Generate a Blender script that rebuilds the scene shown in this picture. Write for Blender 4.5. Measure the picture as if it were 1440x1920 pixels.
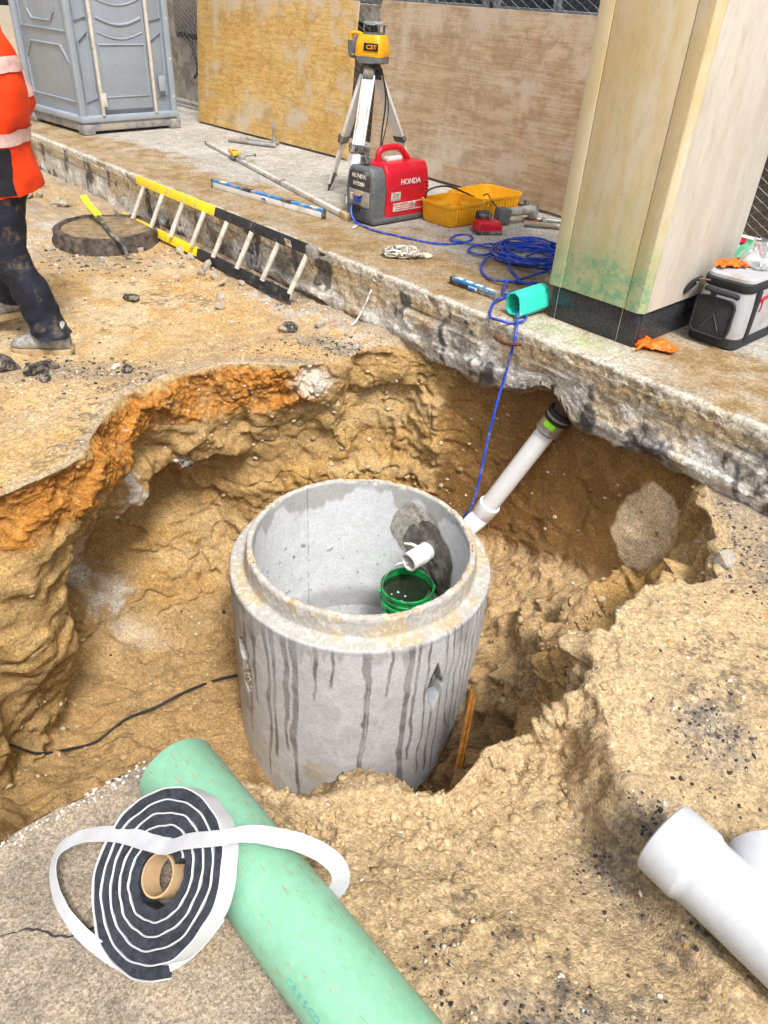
import bpy, bmesh, math, random
import numpy as np
from mathutils import Vector, Matrix, Euler

for o in list(bpy.data.objects): bpy.data.objects.remove(o)
SC = bpy.context.scene
COL = SC.collection
R = math.radians
random.seed(7)

# ------------------------------------------------------------------ camera
cam_d = bpy.data.cameras.new('camera'); cam = bpy.data.objects.new('camera', cam_d); COL.objects.link(cam)
cam_d.sensor_fit = 'VERTICAL'; cam_d.sensor_height = 24; cam_d.lens = 24*1389.5/1920
cam_d.clip_start = .05; cam_d.clip_end = 500
CAMH = 1.67
cam.matrix_world = (Matrix.Translation((0, 0, CAMH)) @ Matrix.Rotation(math.pi/2-.6123, 4, 'X') @ Matrix.Rotation(.06204, 4, 'Z'))
SC.camera = cam

# ------------------------------------------------------------------ sky, sun, exposure (bright overcast)
SUN_EL, SUN_AZ = R(58), R(158)
W = bpy.data.worlds.new('World'); SC.world = W; W.use_nodes = True
nt = W.node_tree; bg = nt.nodes['Background']
sky = nt.nodes.new('ShaderNodeTexSky'); sky.sky_type = 'NISHITA'; sky.sun_disc = False
sky.sun_elevation = SUN_EL; sky.sun_rotation = SUN_AZ; sky.dust_density = 5; sky.air_density = 1.0; sky.ozone_density = 1
hs = nt.nodes.new('ShaderNodeHueSaturation'); hs.inputs['Saturation'].default_value = .22
nt.links.new(sky.outputs[0], hs.inputs['Color']); nt.links.new(hs.outputs[0], bg.inputs[0]); bg.inputs[1].default_value = .10
sd = bpy.data.lights.new('sun', 'SUN'); sd.energy = 2.0; sd.angle = R(13); sd.color = (1, .96, .9)
sun = bpy.data.objects.new('sun', sd); COL.objects.link(sun)
sdir = Vector((math.sin(SUN_AZ)*math.cos(SUN_EL), math.cos(SUN_AZ)*math.cos(SUN_EL), math.sin(SUN_EL)))
sun.rotation_euler = (-sdir).to_track_quat('-Z', 'Y').to_euler()
SC.view_settings.view_transform = 'Standard'; SC.view_settings.look = 'None'; SC.view_settings.gamma = 1
SC.view_settings.exposure = .84
SC.render.engine = 'CYCLES'
SC.cycles.use_adaptive_sampling = True; SC.cycles.adaptive_threshold = .03; SC.cycles.max_bounces = 5; SC.cycles.diffuse_bounces = 3; SC.cycles.glossy_bounces = 3; SC.cycles.transmission_bounces = 4

# ------------------------------------------------------------------ frames of reference
# kerb frame: s runs along the kerb to the right, n into the pavement
K0 = np.array([.57, 3.53]); KS = np.array([.694, -.720]); KN = np.array([.720, .694])
KROT = math.atan2(-.720, .694)
def P(s, n, z=.35):
    q = K0+s*KS+n*KN; return Vector((q[0], q[1], z))
MH = np.array([-.1, 2.9])          # axis of the concrete manhole

# ------------------------------------------------------------------ numpy noise
def _h(i, j, k, s):
    with np.errstate(over='ignore'):
        x = (i.astype(np.int64)*374761393+j.astype(np.int64)*668265263+k.astype(np.int64)*2147483647+s*1274126177) & 0xffffffff
        x = ((x ^ (x >> 13))*1274126177) & 0xffffffff
        x = ((x ^ (x >> 15))*2246822519) & 0xffffffff
        x = x ^ (x >> 16)
    return (x & 0xffffff)/float(0xffffff)
def vn(p, s=0):
    i = np.floor(p); fr = p-i; fr = fr*fr*fr*(fr*(fr*6-15)+10); i = i.astype(np.int64)
    o = 0
    for a in (0, 1):
        wa = fr[..., 0] if a else 1-fr[..., 0]
        for b in (0, 1):
            wb = fr[..., 1] if b else 1-fr[..., 1]
            for c in (0, 1):
                wc = fr[..., 2] if c else 1-fr[..., 2]
                o = o+wa*wb*wc*_h(i[..., 0]+a, i[..., 1]+b, i[..., 2]+c, s)
    return o*2-1
def fbm(p, f, o=4, s=0, g=.5):
    t = 0; a = 1; n = 0
    q = p*f
    for k in range(o):
        t = t+a*vn(q+k*17.3, s+k); n += a; a *= g; q = q*2.03
        q = np.stack([q[..., 0]*.8-q[..., 1]*.6, q[..., 0]*.6+q[..., 1]*.8, q[..., 2]+q[..., 0]*.1], -1)
    return t/n
def worley(p, f, s=0):
    q = p*f; i = np.floor(q).astype(np.int64); d = np.full(q.shape[:-1], 9.)
    for a in (-1, 0, 1):
        for b in (-1, 0, 1):
            for c in (-1, 0, 1):
                ii = i[..., 0]+a; jj = i[..., 1]+b; kk = i[..., 2]+c
                dx = ii+_h(ii, jj, kk, s)-q[..., 0]; dy = jj+_h(ii, jj, kk, s+1)-q[..., 1]; dz = kk+_h(ii, jj, kk, s+2)-q[..., 2]
                d = np.minimum(d, dx*dx+dy*dy+dz*dz)
    return np.sqrt(d)
def facet(p, f, s=0, tilt=1.6):
    """broken faces: every cell is a tilted plane with its own height, with sharp breaks between cells"""
    q = p*f; i = np.floor(q).astype(np.int64); d = np.full(q.shape[:-1], 9.); o = np.zeros(q.shape[:-1])
    for a in (-1, 0, 1):
        for b in (-1, 0, 1):
            for c in (-1, 0, 1):
                ii = i[..., 0]+a; jj = i[..., 1]+b; kk = i[..., 2]+c
                h1 = _h(ii, jj, kk, s); h2 = _h(ii, jj, kk, s+1); h3 = _h(ii, jj, kk, s+2)
                dx = ii+h1-q[..., 0]; dy = jj+h2-q[..., 1]; dz = kk+h3-q[..., 2]; dd = dx*dx+dy*dy+dz*dz
                m = dd < d; d = np.where(m, dd, d)
                v = (h1*7.31+h2*3.17+h3*5.77) % 1*2-1+tilt*((h2*9.7 % 1-.5)*dx+(h3*8.3 % 1-.5)*dy+(h1*6.1 % 1-.5)*dz)
                o = np.where(m, v, o)
    return o
def ss(a, b, x):
    t = np.clip((x-a)/(b-a), 0, 1); return t*t*(3-2*t)
def mixc(c, k, m):
    return c*(1-m[..., None])+np.array(k)*m[..., None]

# ------------------------------------------------------------------ object helpers
def tag(o, label=None, cat=None, group=None, kind=None):
    if label: o['label'] = label
    if cat: o['category'] = cat
    if group: o['group'] = group
    if kind: o['kind'] = kind
    return o
def link(name, me, m=None, parent=None):
    o = bpy.data.objects.new(name, me); COL.objects.link(o)
    if m is not None:
        me.materials.clear(); me.materials.append(m)
    if parent is not None: o.parent = parent
    return o
def thing(name, label, cat, loc=(0, 0, 0), rot=(0, 0, 0), group=None):
    o = bpy.data.objects.new(name, None); COL.objects.link(o); o.empty_display_size = .05
    o.location = loc; o.rotation_euler = rot
    return tag(o, label, cat, group)
def gridmesh(name, V, cols=None, wrap=False, attrs=None, flip=False):
    nr, nc = V.shape[:2]
    me = bpy.data.meshes.new(name)
    idx = np.arange(nr*nc).reshape(nr, nc)
    if wrap: idx = np.concatenate([idx, idx[:, :1]], 1)
    f = np.stack([idx[:-1, :-1], idx[:-1, 1:], idx[1:, 1:], idx[1:, :-1]], -1).reshape(-1, 4)
    if flip: f = f[:, ::-1]
    n = len(f)
    me.vertices.add(nr*nc); me.vertices.foreach_set('co', V.astype(np.float32).ravel())
    me.loops.add(n*4); me.loops.foreach_set('vertex_index', f.astype(np.int32).ravel())
    me.polygons.add(n); me.polygons.foreach_set('loop_start', np.arange(0, n*4, 4, dtype=np.int32))
    me.polygons.foreach_set('loop_total', np.full(n, 4, dtype=np.int32))
    me.polygons.foreach_set('use_smooth', np.ones(n, dtype=bool))
    me.update(calc_edges=True)
    if cols is not None:
        a = me.attributes.new('Col', 'FLOAT_COLOR', 'POINT')
        c = np.ones((nr*nc, 4), np.float32); c[:, :3] = cols.reshape(-1, 3); a.data.foreach_set('color', c.ravel())
    for k, v in (attrs or {}).items():
        a = me.attributes.new(k, 'FLOAT', 'POINT'); a.data.foreach_set('value', v.astype(np.float32).ravel())
    return me
def gnormals(V, wrap=False):
    if wrap:
        du = np.roll(V, -1, 1)-np.roll(V, 1, 1)
    else: du = np.gradient(V, axis=1)
    dv = np.gradient(V, axis=0)
    n = np.cross(du, dv); l = np.linalg.norm(n, axis=-1, keepdims=True); l[l == 0] = 1
    return n/l
def smooth(a, w, axis, wrap=False):
    k = np.hanning(2*w+3)[1:-1]; k /= k.sum(); out = np.zeros_like(a)
    for i, c in enumerate(k):
        sh = i-w
        if wrap: out += c*np.roll(a, sh, axis)
        else:
            ix = np.clip(np.arange(a.shape[axis])-sh, 0, a.shape[axis]-1); out += c*np.take(a, ix, axis)
    return out

# ------------------------------------------------------------------ materials
MATS = {}
def mat(name, col, rough=.55, metal=0., var=.12, vs=6., bump=.15, bs=80., dirt=None, da=.5, ds=4., spec=.4, trans=0., attr=None, alpha=None, dist=.004, soft=.12, wet=None, coat=0):
    """principled material with mottling, a dirt layer and a fine relief, in object space"""
    if name in MATS: return MATS[name]
    m = bpy.data.materials.new(name); m.use_nodes = True; t = m.node_tree; N = t.nodes; L = t.links
    b = N['Principled BSDF']; tc = N.new('ShaderNodeTexCoord')
    def noise(sc, det=3, ro=.6):
        n = N.new('ShaderNodeTexNoise'); n.inputs['Scale'].default_value = sc; n.inputs['Detail'].default_value = det; n.inputs['Roughness'].default_value = ro
        L.new(tc.outputs['Object'], n.inputs['Vector']); return n
    def mix(f, a, c, mode='MIX'):
        n = N.new('ShaderNodeMix'); n.data_type = 'RGBA'; n.blend_type = mode
        for s, v in ((n.inputs[0], f), (n.inputs[6], a), (n.inputs[7], c)):
            if hasattr(v, 'links'): L.new(v, s)
            elif isinstance(v, (int, float)): s.default_value = v
            else: s.default_value = (*v, 1)
        return n.outputs[2]
    def ramp(v, a, c):
        n = N.new('ShaderNodeMapRange'); n.inputs[1].default_value = a; n.inputs[2].default_value = c; n.interpolation_type = 'SMOOTHSTEP'
        L.new(v, n.inputs[0]); return n.outputs[0]
    if attr:
        at = N.new('ShaderNodeAttribute'); at.attribute_name = attr; base = at.outputs['Color']
    else: base = col
    n1 = noise(vs)
    f1 = ramp(n1.outputs['Fac'], .3, .7)
    lo = 1-var; hi = 1+var
    v = mix(f1, (lo, lo, lo), (hi, hi, hi))
    c = mix(1., base, v, 'MULTIPLY')
    n3 = noise(bs*.6, 3); v2 = mix(ramp(n3.outputs['Fac'], .3, .7), (1-var*.7,)*3, (1+var*.7,)*3); c = mix(1., c, v2, 'MULTIPLY')
    rsock = None
    if dirt is not None:
        n2 = noise(ds, 6, .7); k = ramp(n2.outputs['Fac'], .5+soft*.5-da*.35, .5+soft*1.5-da*.35+.03)
        c = mix(k, c, dirt)
        mr = N.new('ShaderNodeMapRange'); mr.inputs[3].default_value = rough; mr.inputs[4].default_value = .9; L.new(k, mr.inputs[0]); rsock = mr.outputs[0]
    L.new(c, b.inputs['Base Color'])
    b.inputs['Metallic'].default_value = metal; b.inputs['Roughness'].default_value = rough
    b.inputs['Specular IOR Level'].default_value = spec
    b.inputs['Coat Weight'].default_value = coat
    if wet:
        at = N.new('ShaderNodeAttribute'); at.attribute_name = wet
        mr = N.new('ShaderNodeMapRange'); mr.inputs[3].default_value = rough; mr.inputs[4].default_value = .3; L.new(at.outputs['Fac'], mr.inputs[0]); rsock = mr.outputs[0]
    if rsock is not None: L.new(rsock, b.inputs['Roughness'])
    if trans: b.inputs['Transmission Weight'].default_value = trans
    if alpha is not None: b.inputs['Alpha'].default_value = alpha
    if bump:
        nb = noise(bs, 3, .65); bp = N.new('ShaderNodeBump'); bp.inputs['Strength'].default_value = bump; bp.inputs['Distance'].default_value = dist
        L.new(nb.outputs['Fac'], bp.inputs['Height']); L.new(bp.outputs[0], b.inputs['Normal'])
    MATS[name] = m; return m

def soil_mat(name, bump=.7, grain=1., k=1.):
    m = bpy.data.materials.new(name); m.use_nodes = True; t = m.node_tree; N = t.nodes; L = t.links
    b = N['Principled BSDF']; tc = N.new('ShaderNodeTexCoord')
    at = N.new('ShaderNodeAttribute'); at.attribute_name = 'Col'
    wt = N.new('ShaderNodeAttribute'); wt.attribute_name = 'wet'
    def noise(sc, det=6, ro=.65):
        n = N.new('ShaderNodeTexNoise'); n.inputs['Scale'].default_value = sc; n.inputs['Detail'].default_value = det; n.inputs['Roughness'].default_value = ro
        L.new(tc.outputs['Object'], n.inputs['Vector']); return n
    def mr(v, a, c, d, e):
        n = N.new('ShaderNodeMapRange'); L.new(v, n.inputs[0])
        for i, x in enumerate((a, c, d, e)): n.inputs[i+1].default_value = x
        return n.outputs[0]
    def mul(c, v):
        n = N.new('ShaderNodeMix'); n.data_type = 'RGBA'; n.blend_type = 'MULTIPLY'; n.inputs[0].default_value = 1
        L.new(c, n.inputs[6]); L.new(v, n.inputs[7]); return n.outputs[2]
    def comb(v):
        n = N.new('ShaderNodeCombineColor'); [L.new(v, n.inputs[i]) for i in range(3)]; return n.outputs[0]
    c = at.outputs['Color']
    c = mul(c, comb(mr(noise(9, 3).outputs['Fac'], .3, .7, 1-.16*k, 1+.16*k)))
    c = mul(c, comb(mr(noise(70*grain, 3).outputs['Fac'], .3, .7, 1-.26*k, 1+.26*k)))
    vo = N.new('ShaderNodeTexVoronoi'); vo.inputs['Scale'].default_value = 150*grain; L.new(tc.outputs['Object'], vo.inputs['Vector'])
    sx = N.new('ShaderNodeSeparateColor'); L.new(vo.outputs['Color'], sx.inputs[0])
    c = mul(c, comb(mr(sx.outputs[0], 0, 1, 1-.28*k, 1+.25*k)))
    L.new(c, b.inputs['Base Color'])
    L.new(mr(wt.outputs['Fac'], 0, 1, .93, .38), b.inputs['Roughness']); b.inputs['Specular IOR Level'].default_value = .25
    add = N.new('ShaderNodeMath'); add.operation = 'MULTIPLY_ADD'; add.inputs[1].default_value = -.5
    L.new(vo.outputs['Distance'], add.inputs[0]); L.new(noise(110*grain, 4, .75).outputs['Fac'], add.inputs[2])
    bp = N.new('ShaderNodeBump'); bp.inputs['Strength'].default_value = bump; bp.inputs['Distance'].default_value = .008
    L.new(add.outputs[0], bp.inputs['Height']); L.new(bp.outputs[0], b.inputs['Normal'])
    return m
SOIL = soil_mat('soil')
ROUGHCON = soil_mat('broken_concrete', .6, .8)

# ------------------------------------------------------------------ ground: road bed with the excavated pit
def build_ground():
    # angle about the manhole, then (radius, height) of rim, under-rim, mid wall, wall foot, and height at the ring
    K = np.array([
     #  a     rr    zr    ru    zu    rm    zm    rf    zf    zc
     (-180, 1.20, .00, 1.20, -.22, 1.52, -.95, 1.45, -1.50, -1.68),
     (-169, 1.20, .00, 1.22, -.22, 1.44, -.85, 1.52, -1.50, -1.70),
     (-164, 1.26, .00, 1.26, -.20, 1.34, -.80, 1.56, -1.52, -1.70),
     (-158, 1.46, .00, 1.45, -.18, 1.50, -.80, 1.62, -1.52, -1.72),
     (-153, 1.80, .00, 1.78, -.18, 1.72, -.80, 1.74, -1.45, -1.74),
     (-144, 2.20, .00, 2.18, -.22, 2.05, -.80, 1.90, -1.32, -1.76),
     (-130, 2.30, -.04, 2.25, -.30, 2.00, -.95, 1.65, -1.32, -1.78),
     (-111, 2.06, -.10, 2.02, -.35, 1.75, -.90, 1.30, -1.48, -1.82),
     (-105, 1.78, -.10, 1.74, -.35, 1.60, -.90, 1.15, -1.55, -1.84),
     (-98, 1.68, -.13, 1.62, -.28, 1.45, -.80, 1.05, -1.60, -1.85),
     (-92, 1.70, -.16, 1.62, -.30, 1.40, -.80, 1.00, -1.60, -1.85),
     (-86, 1.64, -.17, 1.55, -.30, 1.35, -.80, .98, -1.60, -1.85),
     (-79, 1.66, -.20, 1.58, -.32, 1.38, -.80, .98, -1.60, -1.85),
     (-72, 1.50, -.20, 1.45, -.34, 1.30, -.80, 1.00, -1.55, -1.85),
     (-66, 1.50, -.20, 1.46, -.34, 1.34, -.80, 1.08, -1.50, -1.82),
     (-61, 1.52, -.00, 1.50, -.20, 1.40, -.70, 1.15, -1.35, -1.80),
     (-53, 1.40, .01, 1.38, -.16, 1.30, -.60, 1.10, -1.10, -1.74),
     (-42, 1.34, .01, 1.30, -.14, 1.20, -.48, 1.02, -.85, -1.55),
     (-31, 1.54, .01, 1.50, -.10, 1.36, -.36, 1.10, -.66, -1.30),
     (-23, 1.50, .01, 1.47, -.10, 1.38, -.36, 1.14, -.60, -1.10),
     (-12, 1.46, .00, 1.44, -.10, 1.40, -.38, 1.16, -.60, -.95),
     (-3, 1.50, .03, 1.47, -.08, 1.43, -.40, 1.30, -.72, -.98),
     (8, 1.32, .03, 1.29, -.08, 1.26, -.44, 1.16, -.80, -.98),
     (22, 1.16, .03, 1.14, -.08, 1.12, -.50, 1.04, -.88, -1.0),
     (44, 1.09, .03, 1.07, -.08, 1.05, -.55, .98, -1.0, -1.10),
     (60, 1.09, .03, 1.07, -.08, 1.04, -.50, .97, -1.00, -1.15),
     (70, 1.10, .03, 1.08, -.08, 1.05, -.50, .95, -1.05, -1.20),
     (80, 1.12, .00, 1.09, -.10, 1.02, -.50, .92, -1.10, -1.30),
     (91, 1.09, .00, 1.04, -.14, 1.00, -.55, .92, -1.20, -1.40),
     (103, .88, .00, .90, -.16, .94, -.60, .90, -1.30, -1.50),
     (120, .90, .00, .93, -.22, 1.02, -.70, .96, -1.40, -1.55),
     (135, 1.08, .00, 1.04, -.26, 1.14, -.78, 1.04, -1.45, -1.60),
     (150, 1.17, .00, 1.10, -.26, 1.30, -.85, 1.16, -1.48, -1.62),
     (165, 1.24, .00, 1.18, -.25, 1.44, -.90, 1.30, -1.50, -1.65)], float)
    # columns: denser towards the camera and the left wall
    ag = np.linspace(-180, 180, 7201)
    dens = 1.+2.6*ss(-122, -108, ag)*(1-ss(-45, -30, ag))+.5*(ag > 90)+.5*(ag < -140)
    cd = np.cumsum(dens); cd /= cd[-1]
    NC = 1240
    A = np.interp(np.arange(NC)/NC, np.concatenate([[0], cd]), np.concatenate([[-180.], ag]))
    def per(j, sm=2.2):
        g = np.arange(-180, 180, .5); v = np.interp(g, K[:, 0], K[:, j], period=360)
        v = smooth(v[None], int(sm/.5), 1, True)[0]; return np.interp(A, g, v, period=360)
    rr, zr, ru, zu, rm, zm, rf, zf, zc = [per(j) for j in range(1, 10)]
    one = np.ones(NC)
    loops = [(one*.55, zc-.12), (one*.68, zc), (rf, zf), (rm, zm), (ru, zu), (rr, zr), (rr+.12, zr), (rr+.45, zr), (rr+1.7, zr*0), (rr+5.5, zr*0), (one*60, zr*0)]
    cnt = [4, 52, 78, 74, 44, 22, 46, 150, 40, 12]
    rad = []; zz = []
    for i, c in enumerate(cnt):
        for k in range(c):
            t = k/c
            if i == 9: t = t*t
            rad.append(loops[i][0]*(1-t)+loops[i+1][0]*t); zz.append(loops[i][1]*(1-t)+loops[i+1][1]*t)
    rad = np.array(rad); zz = np.array(zz); NR = len(rad)
    rowk = np.concatenate([[i+k/c for k in range(c)] for i, c in enumerate(cnt)])
    rad[4:300] = smooth(rad, 5, 0)[4:300]; zz[4:300] = smooth(zz, 5, 0)[4:300]
    ar = np.radians(A)[None]
    X = MH[0]+rad*np.cos(ar); Y = MH[1]+rad*np.sin(ar)
    # ground outside the rim
    def top(X, Y):
        z = np.zeros_like(X)
        ex = np.interp(Y, [.3, .8, 1.15, 1.32, 1.53, 1.79, 2.1], [.95, .78, .69, .64, .62, .72, .8])
        e = ss(-.05, .05, X-ex)
        west = -.27+.19*ss(1.35, .45, Y)
        east = np.interp(Y, [.5, .9, 1.2, 1.5, 2.], [-.07, -.09, -.06, 0, .01])
        fr = ss(2.2, 1.9, Y)*ss(-.75, -.5, X)
        z = z*(1-fr)+fr*(west*(1-e)+east*e)
        sl = ss(-.5, -.62, X)*ss(1.7, 1.4, Y); z = z*(1-sl)-.1*sl
        n = (X-K0[0])*KN[0]+(Y-K0[1])*KN[1]
        z = z+.035*ss(-.35, 0, n)*ss(2.6, 3.4, Y)
        z = np.where(n > .05, -.07, z)
        return z
    T = top(X, Y); k = ss(5.0, 5.6, rowk)[:, None]*np.ones_like(X)
    Z = zz*(1-k)+T*k
    V = np.stack([X, Y, Z], -1)
    n = (X-K0[0])*KN[0]+(Y-K0[1])*KN[1]
    Nn = gnormals(V, True)
    flip = np.sign(Nn[-60:, :, 2].mean()); Nn *= flip
    wall = ss(1.2, 2.2, rowk)*(1-ss(4.7, 5.2, rowk)); wall = wall[:, None]*np.ones_like(X)
    floor = (1-ss(1.5, 2.3, rowk))[:, None]*np.ones_like(X)
    out = ss(4.9, 5.4, rowk)[:, None]*np.ones_like(X)
    Aw = A[None]*np.ones_like(X)
    near = ss(-118, -104, Aw)*(1-ss(-45, -30, Aw))
    wetwall = ss(-8, -2, Aw)*(1-ss(64, 67, Aw+6*fbm(V, 3, 3, 77)))*ss(1.9, 2.15, rowk)[:, None]
    far_out = ss(8.0, 9.0, rowk)[:, None]
    under = ss(0, .08, n)*out
    # relief
    GR_ = rowk
    w1 = fbm(V, 2.6, 4, 11); w2 = fbm(V, 7, 4, 23); w3 = fbm(V, 24, 4, 31); w4 = fbm(V, 75, 3, 41)
    cl = worley(V, 26, 3); cl2 = worley(V, 62, 9)
    rid = 1-np.abs(fbm(V*np.array([1, 1, 2.2]), 5.5, 4, 57))*2
    nw = int(np.searchsorted(GR_, 8.0)); Vw = V[:nw]+np.stack([w2, w3, w1], -1)[:nw]*.05
    fa = np.zeros_like(X); fb = np.zeros_like(X); fa[:nw] = facet(Vw, 4.2, 301); fb[:nw] = facet(Vw, 11, 311)
    fa = smooth(smooth(fa, 2, 0), 2, 1, True); fb = smooth(fb, 1, 0)
    rb = ss(-64, -56, Aw)*(1-ss(-16, -4, Aw))
    soft = ss(-.35, .3, fbm(V, 1.9, 2, 321))
    d = wall*(1-.75*wetwall)*(.10*w1+.035*w2+.040*fa*(1+.9*rb)+.017*fb*(soft+.8*rb)+.007*(rid-.5)*soft+.006*w3)
    d += floor*(.05*w1+.03*w2+.010*w3+.02*fb+.03*rb*fa+.02*rb*fb)
    rough = np.clip(.55+.9*w2, .15, 1.2)
    d += out*(1-under)*(.018*w1+.012*w2+.006*w3)
    d += near*out*(1-under)*(.011*fb*ss(-.4, .3, w1+.5*w2)+.006*fa)
    mound = near*ss(1.25, 1.5, Y)*ss(4.0, 4.9, rowk)[:, None]*ss(.75, .55, X)
    d += mound*(.06*w2+.04*np.abs(w3)+.024*(.5-cl)+.02*(rid-.5))
    d += (1-wetwall*.8)*(1-under)*(.016*rough*(.55-cl)+.008*rough*(.55-cl2)+.004*w4)*(1-far_out)*np.where(out > .5, .75, 1.-.72*wall)
    ls0 = np.where(Aw > 0, ss(104, 118, Aw), 1-ss(-152, -140, Aw)); og = ls0*ss(-.30, -.22, Z)*(1-ss(-.03, 0, Z))*wall
    cl3 = worley(V, 44, 13); d += og*(.016*(.55-cl3)+.008*(.5-cl2)+.010*w3)
    # horizontal ledges of the strata
    led = np.sin(V[..., 2]*38+5*w2+9*w1); d += wall*(1-wetwall)*.002*led*ss(-.1, .4, fbm(V, 1.7, 2, 19))
    # hollows: the alcove in the left wall and the bed of the buttress
    cut = (np.exp(-((Aw-152)/17)**4)+np.exp(-((Aw+176)/9)**4))*ss(-.56, -.66, Z+.10*w1+.05*w2+.0035*(Aw-150)*(Aw > 0))*ss(-1.42, -1.0, Z); d -= wall*cut*.21
    alc = np.exp(-((Aw-172)/9)**2)*np.exp(-((Z+1.05)/.28)**2)+np.exp(-((Aw+175)/7)**2)*np.exp(-((Z+1.2)/.25)**2); d -= wall*alc*.24
    lump = np.exp(-((Aw-158)/9)**2)*np.exp(-((Z+.62)/.16)**2)+.8*np.exp(-((Aw-140)/8)**2)*np.exp(-((Z+.5)/.14)**2); d += wall*lump*.10
    crk = np.abs(fbm(V, 3.2, 3, 77)); d -= (wall+floor)*(1-wetwall)*.02*ss(.035, 0, crk)
    V = V+Nn*d[..., None]
    # keep clear of the concrete ring
    rx = V[..., 0]-MH[0]; ry = V[..., 1]-MH[1]; r_ = np.hypot(rx, ry); bad = (r_ < .665) & (V[..., 2] > -1.95)
    sc = np.where(bad, .665/np.maximum(r_, .01), 1); sc = np.where(rowk[:, None] < .9, 1, sc)
    V[..., 0] = MH[0]+rx*sc; V[..., 1] = MH[1]+ry*sc
    V[..., 2] = np.where(n > .05, np.minimum(V[..., 2], np.where(out > .3, -.06, .02)), V[..., 2])
    # ---- colours of the materials themselves
    sand = np.array([.50, .335, .155]); c = np.ones(V.shape)*sand
    c = mixc(c, (.56, .40, .22), ss(-.1, .5, w1)*out*.7)
    c = mixc(c, (.52, .40, .26), out*ss(.1, .5, w2)*.6)
    pt = fbm(V, 1.15, 4, 401); c = mixc(c, (.40, .30, .19), out*ss(.12, .4, pt+.25*w2)*.6); c = mixc(c, (.60, .49, .33), out*ss(-.1, -.38, pt+.3*w2)*.55)
    orange_top = out*ss(3.4, 4.4, Y)*(1-far_out)*ss(-.2, .3, w2+.4*w3); c = mixc(c, (.50, .285, .085), orange_top*.6)
    c = mixc(c, (.40, .255, .10), wall*.85)
    c = mixc(c, (.48, .325, .145), wall*ss(-.05, .4, w2)*.7)
    c = mixc(c, (.47, .28, .09), wall*ss(.0, .45, w1+.3*w3)*.6)
    c = mixc(c, (.33, .21, .095), floor*.8)
    c = mixc(c, (.40, .265, .12), floor*ss(-.1, .4, w2)*.8)
    bnd = fbm(V*np.array([.6, .6, 4.5]), 1.6, 3, 411); c = mixc(c, (.34, .215, .09), wall*ss(.05, .35, bnd+.3*w2)*.5); c = mixc(c, (.50, .37, .20), wall*ss(-.12, -.4, bnd+.3*w2)*.5)
    zc_ = V[..., 2]+.05*w1+.02*w2
    leftside = np.where(Aw > 0, ss(104, 118, Aw), 1-ss(-152, -140, Aw))
    orange = leftside*ss(-.31, -.22, zc_+.03*w3)*(1-ss(-.035, .0, zc_))*(1-ss(5.0, 5.2, rowk)[:, None])
    c = mixc(c, (.47, .20, .036), np.clip(orange*(.95+.9*w2+.4*w1+.4*w3), 0, 1)*.95)
    c = mixc(c, (.27, .105, .02), np.clip(orange*ss(.35, .75, cl3), 0, 1)*.6); c = mixc(c, (.55, .32, .11), np.clip(orange*ss(.35, .1, cl3), 0, 1)*.5)
    lip = np.exp(-((rowk-5.25)/.22)**2)[:, None]*leftside; c = mixc(c, (.42, .35, .26), lip*.75)
    # chalky patches on the left wall
    def blob(a, z, da, dz): return np.exp(-(((Aw-a)/da)**2+((V[..., 2]-z)/dz)**2)**2)
    chalk = blob(166, -.5, 7, .13)*ss(-.25, .15, w2+.6*w3)+blob(170, -1.25, 5, .36)*.8*ss(-.4, .2, w2)+blob(112, -.1, 7, .08)*.8
    c = mixc(c, (.62, .57, .49), np.clip(chalk*wall*1.2, 0, .9))
    # wet clay face under the kerb with its one dry patch
    ww = wetwall*(1-out)
    c = mixc(c, (.245, .13, .042), ww*.95)
    c = mixc(c, (.34, .195, .068), ww*ss(-.1, .3, w1+.5*w2)*.7)
    dry = ww*ss(.80, .98, blob(1, -.40, 8, .27)*1.5+.55*w1+.35*w2+.1*w3); c = mixc(c, (.80, .63, .41), dry)
    slope = ss(-60, -40, Aw)*(1-ss(60, 80, Aw))*(1-ss(2.0, 2.3, rowk))[:, None]; c = mixc(c, (.47, .32, .165), slope*.85)
    damp = floor*ss(-12, 0, -np.abs(Aw+62)+22)*.8; c = mixc(c, (.22, .135, .06), damp)
    # front heap, duller and greyer
    c = mixc(c, (.475, .35, .205), near*ss(3.6, 4.6, rowk)[:, None]*.85)
    rt = ss(-66, -60, Aw)*(1-ss(-12, 0, Aw))*ss(4.2, 4.8, rowk)[:, None]; c = mixc(c, (.50, .37, .215), rt*.75)
    # crumbs of old asphalt
    blk = .7*ss(.34, .55, fbm(V, 3.1, 3, 91)+.75*w3*.9)*out
    c = mixc(c, (.05, .046, .045), np.clip(blk*ss(-.05, .25, w4+.4*w3), 0, 1)*.85*(1-.2*far_out))
    def spot(x, y, rx_, ry_, ang=0):
        ca, sa = math.cos(ang), math.sin(ang); dx = V[..., 0]-x; dy = V[..., 1]-y
        return np.exp(-(((dx*ca+dy*sa)/rx_)**2+((-dx*sa+dy*ca)/ry_)**2))
    bs = spot(.98, 1.42, .10, .13)+spot(.72, 1.12, .12, .10)+.8*spot(1.0, .95, .3, .12)+.8*spot(.45, .68, .25, .08)+.7*spot(1.05, 2.1, .25, .05)+spot(-.3, 3.95, .35, .09, -.5)+.8*spot(-.55, 3.75, .2, .05)+.8*spot(-1.6, 3.45, .45, .12, .2)+.7*spot(-2.2, 5.3, .5, .25)+.8*spot(1.45, 2.25, .12, .4)+.7*spot(-1.1, 5.0, .6, .1, -.8)+.6*spot(-3., 6.5, 1., .4, -.8)
    c = mixc(c, (.045, .042, .045), np.clip(bs*ss(.0, .25, w4+.5*w3+.15)*out, 0, 1)*.9)
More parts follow.
